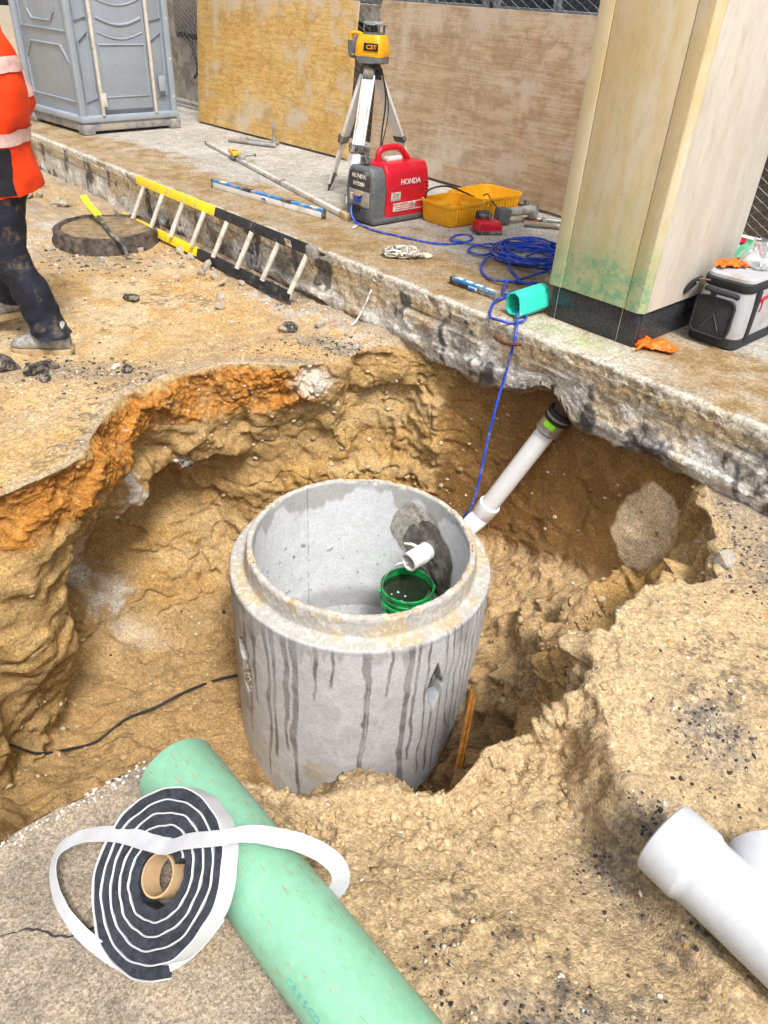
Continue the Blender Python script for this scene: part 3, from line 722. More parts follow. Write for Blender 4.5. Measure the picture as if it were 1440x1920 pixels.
# cables and slivers in the pit
def gz(x, y, pit=False):
    """height of the ground mesh nearest to x, y; pit = on the floor of the pit"""
    r0 = np.searchsorted(GROW, 2.35) if pit else 0
    g = GV[:r0] if pit else GV
    d = (g[..., 0]-x)**2+(g[..., 1]-y)**2; i = d < max(.0006, d.min()*1.5)
    return float(g[..., 2][i].max())
def cable(name, pts, r, m, label, cat, sink=.0):
    q = [(x, y, gz(x, y, True)+r*(1-sink)) for x, y in pts]
    return tag(B().tube(catmull(q, 6), r, 8).done(name, m), label, cat)
cable('black_cable', [(-.80, 2.98), (-.907, 2.905), (-1.044, 2.76), (-1.177, 2.63), (-1.3, 2.53), (-1.42, 2.42), (-1.52, 2.33), (-1.60, 2.2), (-1.66, 2.08), (-1.72, 1.95)], .007, black_rub, 'thin black cable lying across the sandy floor of the pit', 'cable', -1.)
b = B(); b.tube(catmull([(.45, 2.30, -.90), (.425, 2.19, -1.10), (.40, 2.10, -1.30), (.36, 2.0, -1.55)], 5), .011, 6); b.tube(catmull([(.465, 2.30, -.93), (.44, 2.18, -1.12), (.41, 2.08, -1.33), (.37, 1.98, -1.55)], 5), .008, 6)
tag(b.done('wood_lath', mat('amber_wood', (.50, .22, .04), .6, var=.25, vs=40)), 'thin amber wooden lath standing beside the foot of the concrete ring', 'lath')

# ------------------------------------------------------------------ foreground: asphalt, green pipe, tape roll, wye
def build_asphalt():
    e0 = Vector((-.575, 1.19)); poly = [(-.575, 1.19), (-.85, .945), (-1.3, .54), (-3, -1.0), (-3, -3), (1.2, -3), (.9, -.4), (.35, .25), (-.03, .66), (-.33, .985)]
    b = B(); a = [b.bm.verts.new((x, y, -.004)) for x, y in poly]; f = b.bm.faces.new(a)
    r_ = bmesh.ops.extrude_face_region(b.bm, geom=[f]); [setattr(v.co, 'z', -.14) for v in r_['geom'] if isinstance(v, bmesh.types.BMVert)]
    bmesh.ops.subdivide_edges(b.bm, edges=[e for e in b.bm.edges if e.calc_length() < .6], cuts=24)
    for v in b.bm.verts:
        d = fbm(np.array([[v.co.x, v.co.y, v.co.z]]), 14, 3, 3)[0]
        if v.co.y > -.5: v.co.x += .014*d; v.co.y -= .014*d
    return b.mesh('asphalt', 30)
m = mat('asphalt', (.34, .28, .215), .8, var=.30, vs=5, bump=.9, bs=190, dirt=(.38, .29, .19), da=.5, ds=5, dist=.006, soft=.25)
t_ = m.node_tree; N_ = t_.nodes; L_ = t_.links
tc_ = N_.new('ShaderNodeTexCoord'); vo_ = N_.new('ShaderNodeTexVoronoi'); vo_.inputs['Scale'].default_value = 230; L_.new(tc_.outputs['Object'], vo_.inputs['Vector'])
sp_ = N_.new('ShaderNodeSeparateColor'); L_.new(vo_.outputs['Color'], sp_.inputs[0]); rm_ = N_.new('ShaderNodeMapRange'); rm_.inputs[3].default_value = .62; rm_.inputs[4].default_value = 1.4; L_.new(sp_.outputs[0], rm_.inputs[0])
b_ = N_['Principled BSDF']; src = b_.inputs['Base Color'].links[0].from_socket
mx_ = N_.new('ShaderNodeMix'); mx_.data_type = 'RGBA'; mx_.blend_type = 'MULTIPLY'; mx_.inputs[0].default_value = 1; L_.new(src, mx_.inputs[6])
cc_ = N_.new('ShaderNodeCombineColor'); [L_.new(rm_.outputs[0], cc_.inputs[i]) for i in range(3)]; L_.new(cc_.outputs[0], mx_.inputs[7]); L_.new(mx_.outputs[2], b_.inputs['Base Color'])
asph = link('asphalt_road', build_asphalt(), m); tag(asph, kind='structure')
# flaking white line along the cut edge, and a crack
rs = random.Random(3); b = B(); ed = Vector((-.72, -.66, 0)).normalized(); en = Vector((-.66, .72, 0))*-1
for i in range(190):
    t = rs.uniform(.0, .95); q = Vector((-.575, 1.19, 0))+ed*t+Vector((.66, -.72, 0)).normalized()*abs(rs.gauss(.006, .02)); s = rs.uniform(.0012, .006)
    n = rs.randint(4, 6); p = [b.bm.verts.new((q.x+s*rs.uniform(.5, 1.2)*math.cos(6.28*k/n), q.y+s*rs.uniform(.5, 1.2)*math.sin(6.28*k/n), .0005+i*4e-6)) for k in range(n)]; b.bm.faces.new(p)
b.done('road_marking', mat('line_paint', (.62, .61, .58), .8, var=.2), asph, 0)
b = B(); cp_ = catmull([(-.90, .72, 0), (-.78, .73, 0), (-.70, .755, 0), (-.62, .745, 0), (-.55, .77, 0), (-.47, .78, 0), (-.38, .83, 0)], 10); rs = random.Random(8)
vv = []
for i, q in enumerate(cp_):
    wd = .0016*(.4+rs.random())+(.0015 if 18 < i < 44 else 0); j = rs.uniform(-.003, .003); vv.append((b.bm.verts.new((q.x, q.y+j-wd, -.0028)), b.bm.verts.new((q.x, q.y+j+wd, -.0028))))
for u_, v_ in zip(vv, vv[1:]): b.bm.faces.new((u_[0], v_[0], v_[1], u_[1]))
b.done('crack', mat('crack_dark', (.05, .04, .035), .95), asph, 0)

gr = .0955; GD = Vector((math.cos(R(-45.6)), math.sin(R(-45.6)), 0)); g0 = Vector((-.469, 1.098, gr+.002))
gp = thing('sewer_pipe', 'mint green plastic sewer pipe lying across the edge of the asphalt', 'pipe', g0)
x_, y_ = Vector((-GD.y, GD.x, 0)), Vector((0, 0, 1))
b = B(); r0 = b.ring(Vector(), x_, y_, gr-.004, 64); r1 = b.ring(GD*.006, x_, y_, gr, 64); r2 = b.ring(GD*1.5, x_, y_, gr, 64); r3 = b.ring(GD*1.5, x_, y_, gr-.008, 64); r4 = b.ring(Vector(), x_, y_, gr-.009, 64)
b.bridge(r0, r1); b.bridge(r1, r2); b.bridge(r2, r3); b.bridge(r3, r4); b.bridge(r4, r0); b.done('pipe_wall', green_pvc, gp)
def onpipe(t, ph, e=.0004):
    return GD*t+(x_*math.cos(ph)+y_*math.sin(ph))*(gr+e)
b = B(); rs = random.Random(5)
def glyphs(b, s, t0, ph0, size, adv):
    for i, ch in enumerate(s):
        if ch == ' ': continue
        q = onpipe(t0+i*adv, ph0); nn = (x_*math.cos(ph0)+y_*math.sin(ph0)); b.text(ch, size, MX(q, GD, nn.cross(GD), nn), .0002)
glyphs(b, 'CRESCO.', .58, R(152), .021, .0165); b.done('printed_lettering', mat('pipe_print', (.10, .42, .36), .5), gp)
b = B(); glyphs(b, '4 3 LPS', .20, R(42), .014, .012); b.done('faded_stamp', mat('pipe_stamp', (.22, .45, .33), .5), gp)
b = B()
for k in range(300):
    t = rs.uniform(.01, .75); ph = R(rs.uniform(15, 165)); l = .003+.045*rs.random()**4; wd = rs.uniform(.0004, .0016)
    a_ = [onpipe(t, ph, .0006), onpipe(t+l*.6, ph+wd/gr, .0006), onpipe(t+l, ph+.4*wd/gr+rs.uniform(-.02, .02), .0006), onpipe(t+l*.4, ph-wd/gr, .0006)]
    b.bm.faces.new([b.bm.verts.new(q) for q in a_])
b.done('mud_scuffs', mat('mud_scuff', (.40, .29, .14), .9), gp, 0)['kind'] = 'stuff'

# roll of joint sealant leaning on the pipe
be = R(41); rn = Vector((-.72*math.sin(be), -.69*math.sin(be), math.cos(be))).normalized()
rax = Vector((.69, -.72, 0)).normalized(); rup = rn.cross(rax); 
if rup.z < 0: rup = -rup; rax = -rax
RR = .156; rc_ = Vector((-.406, .813, .142))
roll = thing('sealant_roll', 'roll of black butyl joint sealant wound with white paper, leaning on the green pipe', 'sealant roll', rc_)
def RP(u, v, w=0): return rax*u+rup*v+rn*w
def spiral(th, off=0):
    r = .0425+(RR-.0425)*(th/(2*math.pi*4.7))
    wob = 1+.012*math.sin(3*th+.7)+.01*math.sin(7.3*th)
    return (r*wob+off)*math.cos(th+1.2), (r*wob+off)*math.sin(th+1.2)*1.06
NT = 640; thm = 2*math.pi*4.7; pit_ = (RR-.0425)/4.7; W_ = .024
def spiral_band(name, o0, o1, m, hw, ph=0):
    b = B(); rg = []
    for i in range(NT+1):
        th = thm*i/NT
        jj = .0007*math.sin(th*9.1)+.0006*math.sin(th*17.7)
        u0, v0 = spiral(th, o0+jj); u1, v1 = spiral(th, o1+jj)
        hb = hw+.0006*math.sin(th*13+ph)
        rg.append([RP(u0, v0, -W_), RP(u1, v1, -W_), RP(u1, v1, hb), RP((u0+u1)/2, (v0+v1)/2, hb+.0015), RP(u0, v0, hb)])
    return b.loft(rg).done(name, m, roll)
butyl = mat('black_butyl', (.030, .034, .046), .75, var=.35, vs=40, bump=.5, bs=220)
paper = mat('release_paper', (.60, .61, .64), .5, var=.06, bump=.25, bs=30, dirt=(.50, .46, .40), da=.0, ds=14, soft=.3)
spiral_band('sealant_coil', -.0006, pit_-.0034, butyl, W_-.002)
spiral_band('paper_winding', pit_-.0035, pit_-.0004, paper, W_+.0015, 2.)
kraft = mat('kraft_core', (.50, .34, .19), .8, var=.08)
b = B(); cr = []
for r, w_ in ((.0415, -W_), (.0415, W_+.002), (.0375, W_+.002), (.0375, -W_)): cr.append([RP(r*math.cos(t), r*math.sin(t)*1.07, w_) for t in np.linspace(0, 2*math.pi, 40, endpoint=False)])
cr.append(cr[0]); b.loft(cr, cap=False).done('cardboard_core', kraft, roll)
# peeled backing paper: loops out to the left over the asphalt and across the pipe to the right
lw = .040
path = [(-.285, .745, .135), (-.32, .708, .105), (-.352, .688, .08), (-.397, .678, .056), (-.461, .685, .030), (-.535, .716, .026), (-.598, .757, .024), (-.648, .803, .026), (-.682, .856, .036), (-.683, .897, .055), (-.645, .912, .085), (-.584, .906, .122), (-.51, .882, .163), (-.44, .85, .196), (-.40, .834, .214), (-.358, .832, .241), (-.298, .826, .268), (-.238, .846, .258), (-.178, .858, .232), (-.124, .863, .205), (-.079, .863, .168), (-.050, .861, .122), (-.045, .853, .08), (-.062, .846, .05), (-.095, .858, .045)]
pp = catmull(path, 8); ups = []
keyu = [(0, 1.2), (.12, 2.2), (.30, 2.6), (.40, 1.6), (.50, 1.1), (.60, 1.3), (.72, 1.5), (.84, 1.0), (1, .6)]
for i in range(len(pp)):
    t = i/(len(pp)-1); k = np.interp(t, [q[0] for q in keyu], [q[1] for q in keyu]); tg = (pp[min(i+1, len(pp)-1)]-pp[max(i-1, 0)]).normalized(); ups.append(rn+tg.cross(rn)*k)
b = B().strip([q-rc_ for q in pp], ups, lw, .0012); b.jit(.0016, 30, 5); b.done('peeled_paper', paper, roll, 60)

# white wye fitting on the right
wye_pvc = mat('wye_pvc', (.56, .575, .61), .4, var=.06, vs=4, bump=.03, dirt=(.52, .45, .36), da=.14, ds=26, soft=.3)
wy = thing('wye_fitting', 'large white plastic wye fitting lying on the soil at the lower right', 'pipe fitting', (.736, 1.058, .005))
WD = Vector((math.cos(R(-51.8)), math.sin(R(-51.8)), 0)); wx = Vector((-WD.y, WD.x, 0)); wz = Vector((0, 0, 1)); wr = .088
def wl(prof, o, d, seg=56):
    b = B(); xx = d.orthogonal().normalized(); yy = d.cross(xx); rg = [b.ring(o+d*t, xx, yy, r, seg) for r, t in prof]
    for a, c in zip(rg, rg[1:]): b.bridge(a, c)
    b.bm.faces.new(rg[-1][::-1] if False else rg[-1]); return b
hub = [(wr-.004, .12), (wr-.003, .002), (wr+.002, -.004), (wr+.008, 0), (wr+.009, .004), (wr+.009, .088), (wr+.0075, .094), (wr+.002, .104)]
wl(hub+[(wr+.002, .11)], Vector(), WD).done('socket', wye_pvc, wy)
wl([(wr, .085), (wr, .62), (wr+.002, .63), (wr+.009, .64), (wr+.009, .74), (wr-.003, .742), (wr-.003, .66)], Vector(), WD).done('barrel', wye_pvc, wy)
bd = (WD*-.7+wx*.714).normalized(); bo = WD*.345
wl([(wr-.002, 0), (wr-.002, .13), (wr+.002, .14), (wr+.009, .15), (wr+.009, .245), (wr+.004, .249), (wr-.003, .247), (wr-.004, .16)], bo, bd).done('branch_socket', wye_pvc, wy)

# ------------------------------------------------------------------ blue extension cord
c1 = [(-.30, 5.40, .50), (-.345, 5.375, .47), (-.352, 5.33, .41), (-.319, 5.30, .365)]
c1 += [(x, y, .357) for x, y in [(-.257, 5.22), (-.169, 5.117), (-.043, 5.04), (.098, 4.956), (.218, 4.908), (.332, 4.921), (.441, 5.008), (.474, 5.093), (.443, 5.165), (.369, 5.135), (.327, 5.047)]]
c1 += [(x, y, .366) for x, y in [(.341, 4.973), (.426, 4.93), (.526, 4.878), (.589, 4.82), (.546, 4.706), (.478, 4.68), (.427, 4.761), (.455, 4.851)]]+[(.544, 4.894, .376), (.66, 4.93, .37)]
rs = random.Random(11); coil = []
for i in range(150):
    a = i*.42+1.; e = .2*(.62+.38*abs(math.sin(i*.137)))+rs.uniform(-.012, .012); cx = .80+.03*math.sin(i*.21); cy = 4.72+.05*math.sin(i*.13)
    coil.append((cx+e*1.1*math.cos(a), cy+e*1.25*math.sin(a), .36+.055*(.5+.5*math.sin(i*.31+1))*(.4+.6*i/150)+.006*rs.random()))
c2 = [(.70, 4.62), (.603, 4.707), (.498, 4.498), (.486, 4.341), (.536, 4.195), (.621, 4.146), (.69, 4.252), (.652, 4.446), (.696, 4.56), (.808, 4.551), (.883, 4.441), (.81, 4.326), (.731, 4.31), (.666, 4.202), (.723, 4.12), (.808, 4.091), (.79, 4.0), (.73, 3.97), (.642, 4.06), (.573, 3.959), (.60, 4.12), (.70, 4.20), (.80, 4.19), (.74, 4.06), (.62, 3.99), (.536, 3.868), (.501, 3.781), (.47, 3.644), (.508, 3.561)]
c2 = [(x, y, .357+.012*(i % 3)) for i, (x, y) in enumerate(c2)]
c2 += [(.572, 3.555, .36), (.64, 3.60, .36), (.655, 3.69, .362), (.64, 3.75, .375), (.615, 3.68, .385), (.598, 3.58, .378), (.592, 3.51, .36), (.583, 3.475, .29), (.575, 3.48, .17), (.56, 3.47, .08), (.54, 3.44, -.04), (.525, 3.42, -.15), (.51, 3.39, -.30), (.495, 3.345, -.44), (.47, 3.31, -.58), (.43, 3.36, -.72), (.40, 3.42, -.9)]
b = B().tube(catmull(c1+coil+c2, 4), .0075, 7)
tag(b.done('extension_cord', cord_m), 'long blue extension cord coiled on the pavement and hanging into the pit', 'cord')

# ------------------------------------------------------------------ pillar
def frame_pillar():
    o = thing('stone_pillar', 'cream stone-clad pillar with a black granite plinth on the pavement', 'pillar', P(0, .27, .35), (0, 0, KROT))
    # local: x along the kerb, y into the pavement (KROT turns x to s; y = n)
    Wd, Dp, H0, H1 = .515, .80, .165, 3.6
    cream = stone_mat('cream_stone', (.68, .55, .30), (.74, .67, .52), True); pale = stone_mat('pale_stone', (.66, .62, .56), (.57, .525, .46), False)
    gran = mat('black_granite', (.035, .038, .045), .22, var=.5, vs=220, bump=.05, bs=200, dirt=(.13, .125, .12), da=.1, ds=9, soft=.3)
    def slab(x0, x1, y0, y1, z0, z1, m, name, bev=.004): return B().box(((x0+x1)/2, (y0+y1)/2, (z0+z1)/2), (x1-x0, y1-y0, z1-z0), None, bev, 2).done(name, m, o)
    slab(.022, Wd-.022, .022, Dp-.022, H0+.02, H1-.02, mat('pillar_core', (.12, .11, .10), .95), 'core', 0)
    g = .003
    slab(-.005, .068, -.012, .03, H0, H1, cream, 'stone_panel')
    slab(.068+g, .430, -.010, .028, H0+.002, H1, cream, 'stone_panel')
    b = B().prism([(.430+g, -.012), (Wd-.012, -.012), (Wd+.012, .012), (Wd+.012, .026), (.430+g, .026)], H1-H0-.001, Matrix.Translation((0, 0, H0+.001)), .003); b.done('stone_panel', cream, o)
    slab(Wd-.016, Wd+.011, .028, Dp, H0+.001, H1, pale, 'stone_panel')
    slab(-.004, .022, .032, Dp, H0+.003, H1, pale, 'stone_panel')
    slab(.024, Wd-.02, Dp-.02, Dp+.006, H0+.002, H1, pale, 'stone_panel')
    for a, c in ((.012, .048), (.051, .415), (.418, Wd-.006)): slab(a, c, .004, .03, 0, H0-.003, gran, 'plinth_panel', .002)
    slab(Wd-.02, Wd-.003, .031, Dp-.01, 0, H0-.004, gran, 'plinth_panel', .002); slab(.01, .024, .031, Dp-.01, 0, H0-.004, gran, 'plinth_panel', .002)
    for x in (.0495, .4165): slab(x-.0014, x+.0014, .0055, .02, .001, H0-.006, mat('grout_line', (.50, .47, .41), .9), 'grout_joint', 0)
def stone_mat(name, c1, c2, green):
    m = bpy.data.materials.new(name); m.use_nodes = True; t = m.node_tree; N = t.nodes; L = t.links; b = N['Principled BSDF']; tc = N.new('ShaderNodeTexCoord')
    def noise(sc, det=6, ro=.6, scale=(1, 1, 1), rot=(0, 0, 0)):
        mp = N.new('ShaderNodeMapping'); mp.inputs['Scale'].default_value = scale; mp.inputs['Rotation'].default_value = rot; L.new(tc.outputs['Object'], mp.inputs[0])
        n = N.new('ShaderNodeTexNoise'); n.inputs['Scale'].default_value = sc; n.inputs['Detail'].default_value = det; n.inputs['Roughness'].default_value = ro; L.new(mp.outputs[0], n.inputs['Vector']); return n.outputs['Fac']
    def rng(v, a, c, d=0, e=1):
        n = N.new('ShaderNodeMapRange'); n.interpolation_type = 'SMOOTHSTEP'; L.new(v, n.inputs[0])
        for i, q in enumerate((a, c, d, e)): n.inputs[i+1].default_value = q
        return n.outputs[0]
    def mix(f, a, c, mode='MIX'):
        n = N.new('ShaderNodeMix'); n.data_type = 'RGBA'; n.blend_type = mode
        for s, v in ((n.inputs[0], f), (n.inputs[6], a), (n.inputs[7], c)):
            if hasattr(v, 'links'): L.new(v, s)
            elif isinstance(v, (int, float)): s.default_value = v
            else: s.default_value = (*v, 1)
        return n.outputs[2]
    def mth(op, a, c):
        n = N.new('ShaderNodeMath'); n.operation = op
        for s, v in ((n.inputs[0], a), (n.inputs[1], c)):
            if hasattr(v, 'links'): L.new(v, s)
            else: s.default_value = v
        return n.outputs[0]
    # streaks run slantwise through the bed of the stone
    c = mix(rng(noise(3, 6, .6, (3, 3, .6), (0, .35, 0)), .35, .68), c1, c2)
    c = mix(rng(noise(14, 6, .75, (1.6, 1.6, .7), (0, .4, 0)), .45, .7, 0, .45), c, tuple(x*.74 for x in c1))
    c = mix(rng(noise(7, 8, .7, (2, 2, .5), (0, .5, 0)), .52, .75, 0, .6), c, (.64, .48, .21) if green else (.45, .37, .26))
    c = mix(rng(noise(45, 4), .35, .7, 0, .18), c, (.75, .68, .52))
    if green:
        sz = N.new('ShaderNodeSeparateXYZ'); L.new(tc.outputs['Object'], sz.inputs[0])
        h = mth('ADD', sz.outputs['Z'], mth('MULTIPLY', noise(5, 6, .65), .9))
        c = mix(rng(h, 1.25, .62, 0, .55), c, (.46, .55, .27))
        c = mix(mth('MULTIPLY', rng(h, .90, .62), rng(noise(26, 8, .75), .42, .6, .15, .85)), c, (.14, .42, .27))
        c = mix(mth('MULTIPLY', rng(h, 1.3, .7), rng(noise(60, 6, .8), .56, .68, 0, .55)), c, (.18, .16, .09))
        c = mix(mth('MULTIPLY', rng(sz.outputs['X'], .07, .0), .45), c, (.62, .52, .34))
    c = mix(rng(noise(18, 6, .8), .66, .74, 0, .5), c, (.28, .22, .14))
    L.new(c, b.inputs['Base Color']); b.inputs['Roughness'].default_value = .62; b.inputs['Specular IOR Level'].default_value = .3
    bp = N.new('ShaderNodeBump'); bp.inputs['Strength'].default_value = .25; bp.inputs['Distance'].default_value = .003; L.new(noise(70, 6, .7), bp.inputs['Height']); L.new(bp.outputs[0], b.inputs['Normal'])
    return m
frame_pillar()

# ------------------------------------------------------------------ plywood, fence, building behind
def ply_mat(name, c1, c2, c3, rotz, warp, sc, pale):
    m = bpy.data.materials.new(name); m.use_nodes = True; t = m.node_tree; N = t.nodes; L = t.links; b = N['Principled BSDF']; tc = N.new('ShaderNodeTexCoord')
    mp = N.new('ShaderNodeMapping'); mp.inputs['Scale'].default_value = (sc[0], 1, sc[1]); L.new(tc.outputs['Object'], mp.inputs[0])
    n0 = N.new('ShaderNodeTexNoise'); n0.inputs['Scale'].default_value = warp[0]; n0.inputs['Detail'].default_value = 2.2; n0.inputs['Roughness'].default_value = .5; L.new(mp.outputs[0], n0.inputs['Vector'])
    # contour lines of one slow field read as rotary-cut grain
    mu = N.new('ShaderNodeMath'); mu.operation = 'MULTIPLY'; mu.inputs[1].default_value = warp[1]; L.new(n0.outputs['Fac'], mu.inputs[0])
    sn = N.new('ShaderNodeMath'); sn.operation = 'SINE'; L.new(mu.outputs[0], sn.inputs[0])
    def rng(v, a, c, d=0, e=1):
        n = N.new('ShaderNodeMapRange'); n.interpolation_type = 'SMOOTHSTEP'; L.new(v, n.inputs[0])
        for i, q in enumerate((a, c, d, e)): n.inputs[i+1].default_value = q
        return n.outputs[0]
    def noise(s, det=6, ro=.65, scale=(1, 1, 1)):
        q = N.new('ShaderNodeMapping'); q.inputs['Scale'].default_value = scale; L.new(tc.outputs['Object'], q.inputs[0])
        n = N.new('ShaderNodeTexNoise'); n.inputs['Scale'].default_value = s; n.inputs['Detail'].default_value = det; n.inputs['Roughness'].default_value = ro; L.new(q.outputs[0], n.inputs['Vector']); return n.outputs['Fac']
    def mix(f, a, c, mode='MIX'):
        n = N.new('ShaderNodeMix'); n.data_type = 'RGBA'; n.blend_type = mode
        for s, v in ((n.inputs[0], f), (n.inputs[6], a), (n.inputs[7], c)):
            if hasattr(v, 'links'): L.new(v, s)
            elif isinstance(v, (int, float)): s.default_value = v
            else: s.default_value = (*v, 1)
        return n.outputs[2]
    c = mix(rng(noise(2.2), .35, .65), c1, c2)
    c = mix(rng(sn.outputs[0], -.2, .95, 0, .36), c, c3)
    c = mix(rng(noise(3.5, 6, .7), .42, .62, 0, .55), c, tuple(x*1.12 for x in c2))
    c = mix(rng(noise(9, 8, .8), .52, .66, 0, .6), c, c3)
    c = mix(rng(noise(16, 6, .7, (1, 1, 3)), .5, .7, 0, .5), c, c3)
    c = mix(rng(noise(12, 6, .75, (sc[0]*.5, 1, sc[1]*2.4)), .42, .62, 0, .5), c, c3)
    c = mix(rng(noise(1.9, 6, .65, (1, 1, 1.2)), .50, .64, 0, .8), c, pale)
    c = mix(rng(noise(5, 8, .75), .56, .72, 0, .7), c, (.25, .17, .09))
    c = mix(rng(noise(2.6, 7, .7), .52, .66, 0, .55), c, tuple(x*.62 for x in c1))
    L.new(c, b.inputs['Base Color']); b.inputs['Roughness'].default_value = .8; b.inputs['Specular IOR Level'].default_value = .2
    bp = N.new('ShaderNodeBump'); bp.inputs['Strength'].default_value = .06; bp.inputs['Distance'].default_value = .003; L.new(sn.outputs[0], bp.inputs['Height']); L.new(bp.outputs[0], b.inputs['Normal'])
    return m
def plywood(name, s0, n0, s1, n1, hgt, lean, m, label, z0=.372):
    a = P(s0, n0, z0); c = P(s1, n1, z0); w = (c-a).length; ang = math.atan2(c.y-a.y, c.x-a.x)
    o = link(name, None) if False else None
    b = B().box((w/2, .009, hgt/2), (w, .018, hgt), None, .0015, 1); bmesh.ops.subdivide_edges(b.bm, edges=list(b.bm.edges), cuts=10, use_grid_fill=True)
    for v in b.bm.verts: v.co.y += .012*math.sin(v.co.x*2.1)*math.sin(v.co.z*2.4)
    o = b.done(name, m); o.location = a; o.rotation_euler = Euler((-lean, 0, ang), 'XYZ'); return tag(o, label, 'plywood')
plywood('plywood_sheet', -6.13, 1.86, -3.66, 1.97, 1.22, R(5), ply_mat('golden_ply', (.60, .37, .11), (.68, .48, .20), (.38, .20, .055), 0, (1.6, 210), (.8, 1.3), (.56, .47, .36)), 'golden weathered plywood sheet leaning on the fence beside the grey toilet')
plywood('plywood_sheet', -3.52, 2.12, -1.10, 2.02, 1.235, R(4), ply_mat('brown_ply', (.50, .35, .22), (.58, .46, .32), (.28, .17, .10), 0, (1.1, 60), (.4, 3.2), (.58, .49, .39)), 'brown weathered plywood sheet leaning on the fence behind the red generator')

fence = thing('chain_link_fence', 'galvanised chain link fence running behind the plywood sheets', 'fence', P(0, 2.32, .35), (0, 0, KROT))
b = B(); hw = .0265; x = -8.6; k = 0; zt_ = 1.85
while x < 2.6:
    y = .004 if k % 2 else -.004; pts = []; j = 0; z = .06
    while z < zt_:
        pts.append((x+(hw if (j+k) % 2 else -hw), y*(1 if j % 2 else -1)*.8, z)); z += hw*1.05; j += 1
    b.tube(pts, .0019, 3, cap=False); x += 2*hw; k += 1
me_ = b.mesh('wire_mesh', 0); wm_ = link('wire_mesh', me_, galv, fence); wm_['kind'] = 'stuff'
for sx in (-8.4, -5.9, -3.15, -.95, .3, 2.5): B().cyl((sx, .03, 0), (sx, .03, 1.95), .021, seg=14).done('fence_post', galv, fence)
for z in (.05, 1.9): B().cyl((-8.6, .028, z), (2.6, .028, z), .017, seg=12).done('fence_rail', galv, fence)
def stand(s, n, rot, label):
    o = thing('fence_stand', label, 'fence stand', P(s, n, .352), (0, 0, KROT+rot))
    B().tube(catmull([(-.0, -.26, .02), (0, .0, .02), (0, .26, .02)], 2), .019, 14).done('foot_tube', galv, o)
    b = B(); b.tube(catmull([(-.16, -.22, .02), (-.15, 0, .02), (-.15, .22, .02)], 2), .016, 12); b.done('side_tube', galv, o)
    B().cyl((-.15, -.12, .03), (0, -.12, .03), .014, seg=10).done('cross_tube', galv, o); B().cyl((-.15, .16, .03), (0, .16, .03), .014, seg=10).done('cross_tube', galv, o)
    B().cyl((-.08, .2, .02), (-.08, .2, .22), .014, seg=10).done('upright_peg', galv, o)
stand(-4.72, 1.63, R(-62), 'grey tubular fence foot poking out under the golden plywood')
stand(-1.02, 1.75, R(-50), 'grey tubular fence foot beside the pillar and the brown plywood')

bl = thing('building_facade', 'dark stone building front with metal windows behind the fence', 'building', P(0, 2.85, .34), (0, 0, KROT))
fac = mat('facade_stone', (.16, .125, .095), .85, var=.3, vs=3, bump=.3, dirt=(.08, .065, .05), da=.5, ds=2)
beige = mat('facade_beige', (.42, .38, .32), .85, var=.15, vs=3, dirt=(.22, .19, .15), da=.4)
fm = mat('window_metal', (.24, .26, .28), .45, metal=.4, var=.1); gl = mat('dark_glass', (.035, .045, .055), .08, var=.2, vs=2, bump=.0, spec=.8)
B().box((-3.2, .2, 2.8), (15, .4, 5.6), None, .01, 1).done('wall', fac, bl)
B().box((-3.2, -.03, 1.14), (15, .07, .16), None, .01, 1).done('sill_course', beige, bl)
B().box((-8.2, -.05, .85), (2.6, .1, 1.7), None, .01, 1).done('pale_pier', beige, bl)
for i in range(9):
    x = -8.9+i*1.35
    if i == 0: continue
    wn = B(); 
    for sx in (-.62, 0, .62): wn.box((x+sx, -.03, 1.95), (.05, .06, 1.46), None, .004, 1)
    for z in (1.25, 1.72, 2.65): wn.box((x, -.028, z), (1.29, .055, .05), None, .004, 1)
    wo = wn.done('window', fm, bl)
    for sx in (-.31, .31):
        for z0, z1 in ((1.28, 1.69), (1.75, 2.62)): B().box((x+sx, -.008, (z0+z1)/2), (.565, .012, z1-z0), None, 0).done('pane', gl, wo)
# ribbed cable tray box on the pale pier
gr_ = B().box((-7.62, -.13, 1.02), (.72, .05, .62), None, .01, 1).done('vent_box', blk, bl)
for k in range(16): B().box((-7.94+k*.043, -.165, 1.0), (.018, .03, .46), None, .005, 1).done('vent_slat', mat('vent_brown', (.20, .17, .15), .6), gr_)
B().tube(catmull([(-7.62, -.16, .72), (-7.5, -.2, .6), (-7.42, -.2, .42), (-7.52, -.2, .3)], 6), .02, 10).done('vent_hose', black_rub, bl)
b = B(); rs = random.Random(4)
for i in range(9): b.box((-4.62+rs.uniform(-.05, .05), -.06, 1.47+rs.uniform(-.05, .07)), (.05, .006, .025), (0, rs.uniform(-1, 1), 0), .002, 1)
b.done('window_sticker', mat('cream_sticker', (.66, .64, .42), .7), bl)
# rubbish bags and pallets in shadow beyond the right end of the fence
b = B()
b.lathe([(.0, 0), (.30, .02), (.36, .2), (.30, .42), (.12, .58), (.04, .64), (.06, .70)], 22, Matrix.Translation((.0, 0, 0)), True); b.jit(.05, 5, 2)
o = b.done('rubbish_bag', mat('black_bag', (.02, .02, .022), .35, var=.3, bump=.6, bs=18, dist=.03)); o.location = P(.62, 2.6, .35); tag(o, 'black rubbish bag lying behind the fence right of the pillar', 'rubbish bag')

